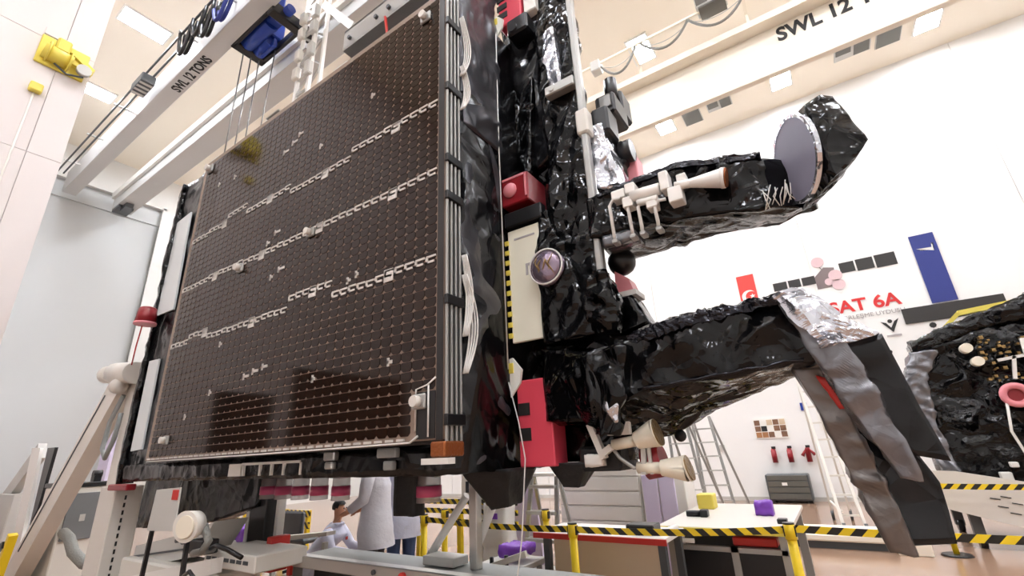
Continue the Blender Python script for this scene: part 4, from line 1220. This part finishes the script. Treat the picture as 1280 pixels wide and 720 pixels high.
# trolley rail and deck below the satellite
tr = thing('transport_trolley', 'long aluminium trolley with red-ended side rail under the satellite', 'trolley', (-3.3, 3.0, 0))
part('side_rail', MB().box(-4.85, -1.2, 2.95, 3.05, .62, .72, .008), 'alu', tr)
part('deck', MB().box(-4.8, -1.3, 3.05, 3.6, .6, .66, .006), 'grey', tr)
part('red_end', MB().box(-4.95, -4.85, 2.9, 3.1, .55, .86, .01), 'redp', tr)
parts('red_clip', MB().box(-4.6, -4.55, 2.93, 2.96, .55, .73), 'redp', tr)
part('red_knob', MB().cyl((-3.06, 2.92, .67), (-3.06, 2.96, .67), .03, n=10), 'redp', tr)
part('bolt', MB().cyl((-3.4, 2.93, .67), (-3.4, 2.96, .67), .02, n=8), 'dgrey', tr)
for x in (-4.7, -1.5):
    parts('trolley_leg', MB().box(x, x + .1, 3.0, 3.1, .12, .62).box(x, x + .1, 3.45, 3.55, .12, .62), 'alud', tr)
    parts('wheel', MB().cyl((x + .02, 3.05, .06), (x + .08, 3.05, .06), .06, n=14).cyl((x + .02, 3.5, .06), (x + .08, 3.5, .06), .06, n=14), 'black', tr)
part('under_panel', MB().box(-4.7, -1.4, 3.3, 3.34, .15, .6), 'black', tr)
part('upright', MB().box(-5.6, -5.28, 3.05, 3.25, .62, 1.42, .01), 'black', tr, 'black upright')
part('upright_foot', MB().box(-5.75, -5.1, 2.95, 3.35, .625, .7, .01), 'black', tr)
parts('upright_profile', MB().box(-5.15, -5.09, 3.08, 3.16, .66, 1.25, .006).box(-5.72, -5.66, 3.08, 3.18, .66, 1.2), 'alu', tr)
part('profile', MB().box(-2.72, -2.64, 3.35, 3.43, .66, 1.4, .006), 'alu', tr)
for (p, q) in (((-3.27, 3.5, .73), (-2.86, 3.5, 1.2)), ((-2.78, 3.5, .75), (-2.5, 3.5, 1.26))):
    part('white_brace', MB().cyl(p, q, .035), 'white', tr)
    part('brace_cap', MB().cyl(p, tuple(Vector(p) + (Vector(p) - Vector(q)) * .07), .037), 'navy' if p[0] > -3 else 'grey', tr)
part('tray', MB().box(-3.2, -2.85, 3.3, 3.5, .67, .74, .006), 'lgrey', tr)

# ================================================================== PEOPLE
def person(loc, face, label, scale=1.0, coat='coat', trous='trous', pose='stand', hairstyle=True):
    """standing or sitting figure; x forward, y left, z up, then turned to face"""
    t = bpy.data.objects.new('person', None)
    COL.objects.link(t)
    t.location = loc
    t.rotation_euler = (0, 0, face)
    t.scale = (scale,) * 3
    tag(t, label, 'person', 'people in white lab coats')
    sit = pose == 'sit'
    hz = .3 if sit else .93
    lean = .37 if sit else .03
    P = []
    E = []
    Rr = []

    def v(p, r, par=None):
        P.append(p)
        Rr.append(r)
        if par is not None: E.append((par, len(P) - 1))
        return len(P) - 1
    pel = v((0, 0, hz), (.13, .15))
    wst = v((lean * .4, 0, hz + .2), (.11, .13), pel)
    chs = v((lean, 0, hz + .42), (.13, .17), wst)
    nkb = v((lean + .03, 0, hz + .56), (.07, .075), chs)
    nck = v((lean + .05, 0, hz + .63), (.05, .05), nkb)
    hd0 = v((lean + .07, 0, hz + .7), (.075, .07), nck)
    hd1 = v((lean + .075, 0, hz + .78), (.098, .078), hd0)
    hd2 = v((lean + .065, 0, hz + .85), (.075, .065), hd1)
    for s in (-1, 1):
        sh = v((lean, s * .18, hz + .5), .058, chs)
        if sit:
            el = v((lean + .16, s * .23, hz + .27), .042, sh)
            wr_ = v((lean + .38, s * .16, hz + .24), .028, el)
            hn = v((lean + .45, s * .14, hz + .235), (.02, .036), wr_)
            fd = Vector((1, -.1 * s, -.1))
        else:
            el = v((lean - .02 + .05, s * .24, hz + .22), .042, sh)
            wr_ = v((lean + .22, s * .2, hz + .1), .028, el)
            hn = v((lean + .29, s * .19, hz + .07), (.02, .036), wr_)
            fd = Vector((.92, -.1 * s, -.38))
        side = Vector((0, 1, 0))
        for k, (o2, ln_) in enumerate(((-.03, .065), (-.01, .08), (.01, .085), (.03, .075))):
            b0 = Vector(P[hn]) + side * o2 * .9 + fd * .015
            f1 = v(tuple(b0 + fd * ln_ * .5), .0085, hn)
            v(tuple(b0 + fd * ln_ + Vector((0, 0, -.025))), .007, f1)
        th = Vector(P[wr_]) + Vector((.03, -s * .04, .01))
        t1 = v(tuple(th), .011, wr_)
        v(tuple(th + fd * .045 + Vector((0, -s * .012, -.005))), .008, t1)
        hp = v((0, s * .095, hz - .06), .09, pel)
        if sit:
            kn = v((.42, s * .12, hz - .02), .06, hp)
            an = v((.4, s * .12, .1), .042, kn)
        else:
            kn = v((.02, s * .1, .5), .06, hp)
            an = v((-.01, s * .1, .1), .042, kn)
        ft = v((P[an][0] + .06, s * .11, .045), (.045, .04), an)
        v((P[an][0] + .2, s * .125, .035), (.045, .03), ft)
    me = grow(E, P, Rr, 2)
    me.materials.append(M['skin'])
    b = bpy.data.objects.new('body', me)
    COL.objects.link(b)
    b.parent = t

    def kid(name, mb, m):
        o = bpy.data.objects.new(name, mb.mesh(name, m))
        COL.objects.link(o)
        o.parent = t
        return o
    hx, hzz = lean + .075, hz + .78
    kid('nose', MB().tube([(hx + .09, 0, hzz + .01), (hx + .118, 0, hzz - .022), (hx + .1, 0, hzz - .032)], [.009, .014, .008], 8), 'skin')
    for s in (-1, 1):
        kid('eye', MB().ball((hx + .092, s * .032, hzz + .012), .011, 10, 6), 'eye')
        kid('ear', MB().ball((hx - .005, s * .078, hzz), .03, 10, 8, (.6, .35, 1)), 'skin')
    kid('mouth', MB().ball((hx + .088, 0, hzz - .058), .024, 10, 6, (.35, 1, .25)), 'lip')
    # hair cap
    hv = MB()
    n_, m_ = 18, 8
    vs_ = []
    for j in range(m_ + 1):
        ph = math.pi * .62 * j / m_
        for i in range(n_):
            tt = 2 * math.pi * i / n_
            fr = math.cos(tt)
            lim = 1.0 if fr < .35 else .62
            p2 = ph * lim
            vs_.append((hx - .012 + .108 * math.sin(p2) * fr, .088 * math.sin(p2) * math.sin(tt), hzz + .03 + .1 * math.cos(p2)))
    hv.add(vs_, [(j * n_ + i, (j + 1) * n_ + i, (j + 1) * n_ + (i + 1) % n_, j * n_ + (i + 1) % n_) for j in range(m_) for i in range(n_)], True)
    kid('hair', hv, 'hair')
    # coat torso
    if sit:
        rings = [(.1, 0, hz - .1, .26, .23), (.05, 0, hz + .05, .22, .22), (lean * .5, 0, hz + .25, .17, .2), (lean, 0, hz + .44, .17, .22), (lean, 0, hz + .53, .1, .17), (lean + .03, 0, hz + .6, .075, .085)]
    else:
        rings = [(-.01, 0, hz - .3, .2, .235), (0, 0, hz - .1, .19, .225), (.01, 0, hz + .12, .16, .195), (.03, 0, hz + .34, .17, .21), (.03, 0, hz + .47, .135, .215), (.04, 0, hz + .54, .09, .14), (.06, 0, hz + .6, .075, .08)]
    rg = []
    for (cx, cy_, cz, rx, ry) in rings:
        rg.append([(cx + rx * math.cos(2 * math.pi * k / 12), cy_ + ry * math.sin(2 * math.pi * k / 12), cz) for k in range(12)])
    mbc = wrap(rg, 2, 5, .012, 6, 91 + int(abs(loc[0]) * 10), cap=False)
    kid('lab_coat', mbc, coat)
    for s in (-1, 1):
        if sit:
            pts = [(lean, s * .17, hz + .5), (lean + .08, s * .22, hz + .38), (lean + .16, s * .235, hz + .27), (lean + .35, s * .165, hz + .24)]
        else:
            pts = [(lean, s * .17, hz + .5), (lean + .01, s * .23, hz + .36), (lean + .03, s * .245, hz + .22), (lean + .2, s * .205, hz + .115)]
        kid('sleeve', MB().tube(pts, [.085, .075, .066, .05], 12), coat)
        if sit:
            kid('trouser_leg', MB().tube([(0, s * .1, hz - .04), (.25, s * .11, hz - .02), (.42, s * .12, hz - .03), (.43, s * .12, hz - .12), (.4, s * .12, .12)], [.11, .095, .085, .075, .06], 12), coat if coat == 'coat2' else trous)
        else:
            kid('trouser_leg', MB().tube([(0, s * .09, hz), (.01, s * .1, .7), (.02, s * .1, .5), (0, s * .1, .1)], [.115, .1, .085, .07], 12), trous)
        ax = .4 if sit else -.01
        kid('shoe', MB().ball((ax + .07, s * .115, .045), .05, 12, 8, (2.6, 1.0, .9)), 'white2')
    kid('collar', MB().tube([(lean + .06 + .08 * math.cos(a * math.pi / 8), .08 * math.sin(a * math.pi / 8), hz + .585) for a in range(17)], .018, 6), coat)
    if sit:
        kid('badge', MB().box(lean + .165, lean + .18, .06, .1, hz + .36, hz + .4), 'redp')
        kid('badge', MB().box(lean - .19, lean - .165, .0, .05, hz + .38, hz + .42), 'redp')
    else:
        kid('badge', MB().box(lean + .165, lean + .185, -.12, -.05, hz + .34, hz + .37), 'redp')
    return t


person((-4.62, 4.0, 0), math.radians(205), 'person standing in a long white lab coat and black trousers, head hidden by the satellite', .97)
person((-4.82, 4.6, 0), math.radians(150), 'person in a white lab coat and blue jeans, mostly hidden behind the standing colleague', .97, 'coat2', 'jeans')
person((-5.97, 4.1, 0), math.radians(20), 'dark-haired person in a white lab coat sitting bent over the low bench', .88, 'coat2', 'trous', 'sit')
sl_ = thing('stool', 'low grey stool under the sitting person', 'stool', (-6.02, 4.08, 0))
part('seat', MB().cyl((-6.02, 4.07, .14), (-6.02, 4.07, .17), .18, n=20), 'dgrey', sl_)
part('stem', MB().cyl((-6.02, 4.07, .04), (-6.02, 4.07, .14), .03), 'steel', sl_)
part('foot', MB().cyl((-6.02, 4.07, 0), (-6.02, 4.07, .04), .2, n=20), 'black', sl_)
chd = thing('office_chair', 'dark grey office chair back behind the sitting person', 'chair', (-7.0, 4.5, 0))
part('backrest', MB().box(-7.3, -6.75, 4.45, 4.52, .5, .86, .03), 'dgrey', chd)
part('seat', MB().box(-7.3, -6.75, 4.5, 4.95, .42, .49, .03), 'dgrey', chd)
part('stem', MB().cyl((-7.02, 4.7, .05), (-7.02, 4.7, .42), .03), 'black', chd)
for k in range(5):
    a = k * 2 * math.pi / 5
    part('leg', MB().bar((-7.02, 4.7, .08), (-7.02 + .26 * math.cos(a), 4.7 + .26 * math.sin(a), .03), .04), 'black', chd)
tbw = thing('low_bench', 'narrow wooden-topped bench with a red edge left of the sitting person', 'bench', (-5.9, 3.75, 0))
part('bench_top', MB().prism([(-6.3, 3.7, .66), (-5.1, 3.7, .78), (-5.1, 3.7, .74), (-6.3, 3.7, .6)], (0, .12, 0)), 'offw', tbw)
part('red_edge', MB().box(-6.35, -6.2, 3.66, 3.7, .6, .68), 'redp', tbw)
for x in (-6.2, -5.2):
    part('leg', MB().bar((x, 3.76, 0), (x, 3.76, .66), .05), 'lgrey', tbw)


# ================================================================== BARRIERS
def post(x, y, label, h=.95):
    t = thing('barrier_post', label, 'post', (x, y, 0), 'yellow barrier posts')
    part('base', MB().cyl((x, y, 0), (x, y, .025), .17, .15, 24), 'black', t)
    part('pole', MB().cyl((x, y, .02), (x, y, h - .1), .033), 'yellow', t)
    part('head', MB().cyl((x, y, h - .1), (x, y, h), .04), 'yellow', t)
    part('head_cap', MB().cyl((x, y, h), (x, y, h + .012), .04).box(x - .042, x + .042, y - .02, y + .02, h - .08, h - .01), 'black', t)
    return t


pA = (-3.88, 4.02)
pB = (-2.02, 3.87)
pC = (-.44, 4.29)
pD = (.97, 8.9)
post(*pA, 'yellow barrier post left of the white tube braces, nearer of a pair')
post(-3.97, 4.45, 'yellow barrier post left of the white tube braces, farther of a pair')
post(*pB, 'yellow barrier post in front of the beige table')
post(*pC, 'yellow barrier post at the right corner of the drawer bench')
post(*pD, 'yellow barrier post on a black disc foot in front of the second satellite', .9)
post(-2.74, 4.66, 'yellow barrier post just right of the white tube braces')


def tape(p, q, z0, z1, label, m='stripe', w=.05):
    p, q = Vector((p[0], p[1], z0)), Vector((q[0], q[1], z1))
    L = (q - p).length
    mb = MB()
    n = 12
    vs = []
    for i in range(n + 1):
        s = i / n
        sag = -.02 * 4 * s * (1 - s)
        for dz in (-w / 2, w / 2):
            for dy in (-.002, .002):
                vs.append((s * L, dy, dz + sag))
    fs = []
    for i in range(n):
        a, b = i * 4, i * 4 + 4
        fs += [(a, b, b + 2, a + 2), (a + 1, a + 3, b + 3, b + 1), (a + 2, b + 2, b + 3, a + 3), (a, a + 1, b + 1, b)]
    mb.add(vs, fs)
    o = bpy.data.objects.new('barrier_tape', mb.mesh('barrier_tape', m))
    COL.objects.link(o)
    o.location = p
    d = q - p
    o.rotation_euler = (0, -math.atan2(d.z, math.hypot(d.x, d.y)), math.atan2(d.y, d.x))
    tag(o, label, 'tape', 'hazard tapes')


tape((-3.84, 4.02), (-2.06, 3.87), .91, .91, 'yellow and black hazard tape left of the post at the beige table')
tape((-1.98, 3.87), (-.48, 4.29), .91, .91, 'yellow and black hazard tape across the beige table and drawer bench')
tape((-.4, 4.29), (2.4, 4.5), .92, .9, 'yellow and black hazard tape right of the drawer bench, passing behind the reflectors', 'stripe2')
tape((1.01, 8.9), (3.6, 9.1), .84, .84, 'yellow and black hazard tape on the post by the second satellite', 'stripe2', .07)
hbz = thing('hazard_barrier', 'yellow framed barrier with striped boards behind the round sampler', 'barrier', (-8.8, 5.1, 0))
for x in (-10.0, -9.5, -8.8, -8.2, -7.55):
    part('upright', MB().bar((x, 5.1, 0), (x, 5.1, .79), .065), 'yellow', hbz)
for z in (.52, .69):
    part('striped_board', MB().box(-10.1, -7.45, 5.05, 5.07, z, z + .1), 'stripe3', hbz)
hb2 = thing('hazard_barrier', 'yellow framed barrier with striped boards behind the white tube braces', 'barrier', (-4.2, 5.0, 0))
for x in (-4.9, -4.2, -3.5):
    part('upright', MB().bar((x, 5.0, 0), (x, 5.0, 1.0), .06), 'yellow', hb2)
for z in (.72, .84, .95):
    part('striped_board', MB().box(-4.95, -3.3, 4.96, 4.98, z, z + .06), 'stripe3', hb2)
solo('purple_bundle', MB().add(*(lambda w_: (w_.v, w_.f, True))(wbox(-8.45, -8.0, 4.3, 4.5, .45, .6, 'x', .04, 6, 80, .05))), 'purple', 'purple wrapped bundle in front of the left hazard barrier', 'bundle', (-8.2, 4.4, .42))
sb = thing('side_table', 'small pale table under the purple bundle', 'table', (-8.2, 4.42, 0))
part('table_top', MB().box(-8.6, -7.8, 4.2, 4.6 - .06, .36, .4), 'offw', sb)
for x in (-8.55, -7.85):
    part('leg', MB().bar((x, 4.3, 0), (x, 4.3, .36), .04), 'lgrey', sb)

# ================================================================== BENCHES AND GEAR
t1 = thing('work_table', 'white-topped table with red edge strip and a beige front panel', 'table', (-1.95, 4.9, 0))
part('table_top', MB().box(-2.6, -1.35, 4.2, 4.78, .78, .82, .004), 'white', t1)
part('red_edge', MB().box(-2.61, -1.34, 4.18, 4.2, .77, .815), 'redp', t1)
part('front_panel', MB().box(-2.42, -1.4, 4.24, 4.27, .06, .77), 'beige', t1)
for x in (-2.5, -1.4):
    for y in (4.26, 4.72):
        part('leg', MB().box(x - .03, x + .03, y - .03, y + .03, 0, .78), 'dgrey', t1)
t2 = thing('drawer_bench', 'long white-topped bench with black panels in a grey aluminium frame', 'bench', (-1.2, 5.8, 0))
part('worktop', MB().box(-1.62, -.5, 4.86, 6.7, .78, .82, .004), 'white2', t2)
parts('frame_bar', MB().box(-1.55, -1.47, 4.9, 4.98, 0, .78).box(-.6, -.52, 4.9, 4.98, 0, .78).box(-1.0, -.94, 4.9, 4.96, 0, .66).box(-1.5, -.55, 4.9, 4.96, .62, .66).box(-1.55, -1.47, 6.5, 6.58, 0, .78).box(-.6, -.52, 6.5, 6.58, 0, .78), 'alud', t2)
part('black_panel', MB().box(-1.47, -1.0, 4.92, 4.95, .02, .62), 'black', t2)
part('black_panel', MB().box(-.94, -.6, 4.92, 4.95, .02, .62), 'black', t2)
part('back_panel', MB().box(-1.5, -.55, 5.3, 5.33, .02, .77), 'dgrey', t2)
part('red_tool_tray', MB().box(-.98, -.62, 4.94, 5.2, .67, .74, .01), 'redp', t2)
parts('handle', MB().box(-.86, -.8, 4.905, 4.92, .28, .3).box(-.76, -.7, 4.905, 4.92, .28, .3), 'lgrey', t2)
part('white_grip', MB().cyl((-1.46, 4.88, .7), (-1.3, 4.88, .7), .02), 'white', t2)
part('yellow_edge', MB().box(-1.62, -.5, 4.84, 4.86, .775, .815), 'yellow2', t2)
solo('yellow_box', MB().box(-1.52, -1.34, 6.1, 6.3, .82, .98, .01), 'yellow2', 'yellow box at the far end of the drawer bench', 'box', (-1.43, 6.2, .82))
bt = thing('hand_tool', 'black hand tool lying on the drawer bench by the yellow box', 'tool', (-1.42, 5.5, .82))
part('grip', MB().cyl((-1.5, 5.5, .85), (-1.36, 5.52, .85), .03), 'black', bt)
part('head', MB().box(-1.36, -1.28, 5.46, 5.56, .82, .89, .01), 'black', bt)
solo('purple_pack', MB().add(*(lambda w_: (w_.v, w_.f, True))(wbox(-.86, -.7, 5.7, 5.85, .83, .93, 'x', .02, 9, 81, .03))), 'purple', 'small purple pack on the right of the drawer bench', 'pack', (-.78, 5.8, .82))
solo('black_clip_box', MB().box(-.62, -.54, 5.2, 5.3, .82, .86, .005), 'black', 'tiny black box at the right edge of the drawer bench', 'box', (-.58, 5.25, .82))
solo('black_case', MB().box(-1.72, -1.47, 4.3, 4.5, .82, .9, .01), 'black', 'flat black case on the right end of the red-edged table', 'case', (-1.6, 4.4, .82))
solo('paper_roll', MB().cyl((-1.44, 4.3, .84), (-1.39, 4.7, .84), .02), 'white', 'white rolled tube lying at the red-edged table corner', 'tube', (-1.42, 4.5, .82))
ch = thing('drawer_chest', 'white chest of four wide flat drawers behind the step ladder', 'chest', (-2.9, 6.7, 0))
part('body', MB().box(-3.56, -2.32, 6.5, 7.2, 0, 1.36, .008), 'white', ch)
for k in range(7):
    part('drawer', MB().box(-3.54, -2.34, 6.47, 6.5, .05 + k * .187, .22 + k * .187, .006), 'white', ch)
lc = thing('lilac_cabinet', 'narrow lilac two-door cabinet beside the white drawer chest', 'cabinet', (-2.0, 6.7, 0))
part('body', MB().box(-2.28, -1.72, 6.42, 6.9, 0, 1.22, .008), 'white', lc)
for x in (-2.26, -2.04):
    part('door', MB().box(x, x + .2, 6.39, 6.42, .05, 1.18, .006), 'lilac', lc)
sld = thing('step_ladder', 'silver folding step ladder in front of the white drawer chest', 'ladder', (-3.0, 5.3, 0))
for x in (-3.3, -2.85):
    part('front_rail', MB().bar((x, 5.0, 0), (x + (.05 if x < -3 else -.05), 5.25, 1.25), .05, .03), 'alu', sld)
    part('rear_rail', MB().bar((x, 5.7, 0), (x + (.05 if x < -3 else -.05), 5.3, 1.25), .04, .03), 'alu', sld)
for k in range(4):
    z = .28 + k * .28
    part('step', MB().box(-3.29 + .01 * k, -2.86 - .01 * k, 5.0 + .05 * k, 5.16 + .05 * k, z, z + .035), 'alu', sld)
part('top_platform', MB().box(-3.26, -2.89, 5.18, 5.4, 1.25, 1.29, .008), 'white', sld)
wbg = thing('white_bag', 'white bag with a small purple print left of the step ladder', 'bag', (-3.4, 4.85, 0))
part('bag_body', wbox(-3.6, -3.3, 4.7, 4.9, .0, 1.0, 'z', .02, 4, 82, .07), 'white', wbg)
part('print', MB().box(-3.5, -3.38, 4.665, 4.675, .84, .9), 'purple', wbg)
solo('cardboard_tube', MB().cyl((-3.5, 4.65, 1.0), (-3.2, 4.65, 1.2), .03), 'wood', 'short brown cardboard tube leaning above the white bag', 'tube', (-3.35, 4.65, 1.0))
lt = thing('low_cart', 'low grey cart with a pale angled bar by the beige table', 'cart', (-2.9, 4.2, 0))
part('tray', MB().box(-3.15, -2.66, 3.95, 4.5, .5, .55, .006), 'lgrey', lt)
part('bar', MB().bar((-3.1, 3.85, .5), (-2.55, 3.95, .68), .05), 'offw', lt)
for x in (-3.1, -2.72):
    for y in (4.0, 4.44):
        part('leg', MB().bar((x, y, 0), (x, y, .5), .04), 'alud', lt)
parts('knob', MB().cyl((-2.9, 3.9, .58), (-2.9, 3.9, .64), .02).cyl((-2.75, 3.92, .58), (-2.75, 3.92, .66), .02), 'black', lt)
solo('purple_gloves', MB().add(*(lambda w_: (w_.v, w_.f, True))(wbox(-2.96, -2.72, 4.12, 4.38, .62, .68, 'x', .03, 8, 83, .04))), 'purple', 'purple gloves heaped on the low grey cart', 'gloves', (-2.84, 4.25, .55))
eqb = thing('white_instrument', 'white instrument with a black front on a stand behind the tube braces', 'instrument', (-3.5, 5.3, 0))
part('housing', MB().box(-4.4, -3.95, 5.25, 5.6, 1.0, 1.34, .02), 'white', eqb)
part('front', MB().box(-4.3, -4.05, 5.235, 5.25, 1.06, 1.2), 'black', eqb)
part('stand', MB().box(-4.3, -4.05, 5.3, 5.5, 0, 1.0), 'lgrey', eqb)
solo('white_sheet', MB().prism([(-3.9, 5.6, 1.4), (-3.45, 5.6, 1.42), (-3.35, 5.6, .0), (-3.9, 5.6, .0)], (0, .04, 0)), 'lilac', 'pale lilac standing sheet behind the white tube braces', 'sheet', (-3.6, 5.62, 0))


# folding ladders leaning together
def ladder(x, y, label, w=.42, h=2.05, lean=.35):
    t = thing('ladder', label, 'ladder', (x, y, 0), 'aluminium ladders by the back wall')
    for s in (0, w):
        part('rail', MB().bar((x + s * 1.25, y, 0), (x + s * .8 - .1, y + lean, h), .05, .03), 'alud', t)
        part('rear_rail', MB().bar((x + s * 1.25 + .2, y + 2 * lean, 0), (x + s * .8 - .1, y + lean + .04, h), .04, .03), 'alud', t)
    for k in range(7):
        z = .25 + k * .26
        f = z / h
        part('rung', MB().bar((x - .1 * f, y + lean * f, z), (x + w * (1.25 - .45 * f) - .1 * f, y + lean * f, z), .06, .025), 'alu', t)


ladder(-2.55, 9.0, 'silver folding ladder left of its twin, behind the drawer bench')
ladder(-2.3, 9.95, 'silver folding ladder right of its twin, behind the drawer bench')
rl = thing('rolling_ladder', 'thin white wheeled ladder frame in front of the back wall', 'ladder', (-.25, 11.0, 0))
for dx in (0, .3):
    part('front_rail', MB().bar((-.22 + dx, 10.0, .08), (-.4 + dx * .7, 11.0, 2.75), .045), 'offw', rl)
    part('rear_rail', MB().bar((-.4 + dx, 11.8, .08), (-.4 + dx * .7, 11.0, 2.75), .035), 'offw', rl)
    parts('wheel', MB().cyl((-.24 + dx, 9.98, .1), (-.19 + dx, 9.98, .1), .1, n=16), 'dgrey', rl)
    parts('wheel', MB().cyl((-.42 + dx, 11.82, .1), (-.37 + dx, 11.82, .1), .1, n=16), 'dgrey', rl)
for k in range(8):
    z = .3 + k * .3
    part('rung', MB().bar((-.22 - .18 * z / 2.7, 10 + z / 2.7, z), (.08 - .27 * z / 2.7, 10 + z / 2.7, z), .03), 'offw', rl)
part('tie', MB().bar((-.2, 10.1, .35), (-.38, 11.7, .35), .03), 'offw', rl)
pl_ = thing('low_platform', 'low cream platform on the floor behind the hazard tape', 'platform', (0, 9.1, 0))
part('top', MB().box(-1.05, .72, 8.85, 9.75, .1, .2, .02), 'cream', pl_)
part('skirt', MB().box(-1.0, .68, 8.92, 9.7, 0, .1), 'dgrey', pl_)  # dark inset base stands for the shadow beneath the platform
part('end_block', MB().box(.35, .72, 8.7, 8.85, 0, .16, .01), 'cream', pl_)

# ================================================================== SECOND SATELLITE
s2 = thing('second_satellite', 'second black satellite module with gold fittings on a white trolley', 'satellite', (2.3, 10.2, .75))
part('body_blanket', wrap([
    [(1.3, 9.9, .8), (3.6, 9.6, .72), (3.6, 11.2, .72), (1.4, 11.2, .8)],
    [(1.18, 9.9, 1.5), (3.6, 9.6, 1.5), (3.6, 11.2, 1.5), (1.3, 11.2, 1.5)],
    [(1.16, 9.9, 2.3), (3.6, 9.6, 2.4), (3.6, 11.2, 2.4), (1.3, 11.2, 2.3)],
    [(1.34, 9.9, 2.78), (3.6, 9.6, 3.1), (3.6, 11.2, 3.1), (1.5, 11.2, 2.8)],
    [(1.8, 10.0, 3.08), (3.6, 9.7, 3.45), (3.6, 11.1, 3.45), (1.9, 11.1, 3.1)]],
    [22, 12, 22, 12], [8, 9, 6, 5], .04, 2.6, 90), 'foil', s2)
part('edge_blanket', wrap([
    [(1.22, 9.72, .82), (1.42, 9.7, .8), (1.42, 9.95, .8), (1.22, 9.95, .82)],
    [(1.14, 9.74, 1.6), (1.32, 9.7, 1.6), (1.32, 9.95, 1.6), (1.14, 9.95, 1.6)],
    [(1.12, 9.74, 2.3), (1.36, 9.7, 2.3), (1.36, 9.95, 2.3), (1.12, 9.95, 2.3)],
    [(1.3, 9.74, 2.76), (1.62, 9.7, 2.76), (1.62, 9.95, 2.76), (1.3, 9.95, 2.76)]],
    [5, 4, 5, 4], [14, 14, 10], .035, 4, 92), 'foilg', s2, 'grey foil along the left edge')
part('crown', wrap([[(1.35, 9.8, 2.76), (1.35, 10.2, 2.76), (1.35, 10.2, 2.9), (1.35, 9.8, 2.9)], [(2.1, 9.8, 3.0), (2.1, 10.2, 3.0), (2.1, 10.2, 3.2), (2.1, 9.8, 3.2)], [(3.4, 9.6, 3.2), (3.4, 10.2, 3.2), (3.4, 10.2, 3.5), (3.4, 9.6, 3.5)]], [6, 4, 6, 4], [12, 18], .06, 4, 93), 'foil', s2)
part('top_frame', MB().bar((1.7, 10.2, 2.98), (2.12, 10.2, 3.36), .06).bar((2.12, 10.2, 3.36), (4, 10.2, 3.5), .08), 'yellow2', s2)
part('gold_cup', MB().cyl((1.93, 9.5, 2.71), (1.93, 9.66, 2.71), .07, n=14), 'nozzle', s2)
part('gold_cup', MB().cyl((2.0, 9.5, 2.5), (2.0, 9.66, 2.5), .07, n=14), 'nozzle', s2)
gb = MB()
gr = random.Random(12)
for k in range(60):
    x, z = gr.uniform(2.05, 2.9), gr.uniform(2.0, 2.85)
    s = gr.uniform(.008, .024)
    gb.box(x - s, x + s, 9.52, 9.64, z - s, z + s)
part('gold_fittings', gb, 'gold', s2, kind='stuff')
part('white_cross', MB().bar((2.2, 9.5, 2.48), (2.55, 9.5, 2.52), .04).bar((2.38, 9.5, 2.52), (2.3, 9.5, 2.2), .04), 'wire', s2)
part('pink_ring', MB().tube([(2.24 + .13 * math.cos(t * math.pi / 10), 9.48, 1.98 + .13 * math.sin(t * math.pi / 10)) for t in range(21)], .045, 8), 'pink', s2)
part('pink_disc', MB().cyl((2.24, 9.5, 1.98), (2.24, 9.6, 1.98), .12, n=16), 'dred', s2)
part('lead', MB().tube([(2.12, 9.48, 1.9), (2.05, 9.47, 1.5), (2.12, 9.46, 1.1), (2.2, 9.45, .5), (2.25, 9.44, .1)], .018, 6), 'wire', s2)
part('white_strap', MB().prism([(2.5, 9.45, 2.75), (2.58, 9.45, 2.75), (2.6, 9.45, 2.0), (2.52, 9.45, 1.75), (2.42, 9.45, 1.75)], (0, .04, 0)).bar((2.62, 9.45, 2.72), (2.7, 9.45, 2.35), .05), 'white', s2)
part('strap_buckle', MB().box(2.36, 2.56, 9.4, 9.5, 1.55, 1.78, .02), 'alud', s2)
part('round_panel', MB().cyl((2.85, 9.4, 1.3), (2.85, 9.5, 1.3), .55, n=30), 'beige', s2, 'pale round cover')
parts('side_clamp', MB().box(1.02, 1.14, 9.75, 9.9, 2.2, 2.35, .01).box(1.04, 1.16, 9.75, 9.9, 1.85, 2.1, .01), 'black', s2)
parts('white_plug', MB().box(1.92, 2.0, 9.48, 9.6, 1.03, 1.1, .01).box(1.78, 1.9, 9.48, 9.6, .85, .97, .01), 'wire', s2)
part('connector', MB().cyl((1.6, 9.5, .86), (1.7, 9.5, .84), .06, n=12).box(1.75, 2.6, 9.55, 9.6, .72, .76), 'copper', s2)
part('hanging_loop', MB().tube([(1.42, 9.45, .8), (1.36, 9.44, .6), (1.48, 9.44, .45), (1.52, 9.44, .62), (1.4, 9.45, .8)], .014, 6), 'copper', s2)
t4 = thing('satellite_trolley', 'white low trolley carrying the second satellite', 'trolley', (2.4, 10.2, 0))
part('side_plate', MB().prism([(1.0, 9.3, 1.02), (1.3, 9.3, 1.0), (3.4, 9.3, .55), (3.4, 9.3, .15), (1.8, 9.3, .3), (1.05, 9.3, .52)], (0, .05, 0)), 'white2', t4)
part('deck', MB().box(1.1, 3.6, 9.36, 11.2, .5, .68, .01), 'white2', t4)
for x in (1.3, 3.2):
    parts('leg', MB().box(x, x + .12, 9.5, 9.62, .1, .5).box(x, x + .12, 10.9, 11.02, .1, .5), 'dgrey', t4)
    parts('wheel', MB().cyl((x + .02, 9.56, .1), (x + .1, 9.56, .1), .1, n=16).cyl((x + .02, 10.96, .1), (x + .1, 10.96, .1), .1, n=16), 'black', t4)
sc_ = MB()
for k, (x, z) in enumerate(((1.55, .66), (1.66, .68), (1.6, .56), (1.75, .6), (1.7, .48))):
    sc_.bar((x, 9.295, z), (x + .1, 9.295, z - .02), .012)
part('pen_marks', sc_, 'ink', t4)
part('box', MB().box(2.0, 2.6, 9.0, 9.25, .02, .32, .01), 'offw', t4)
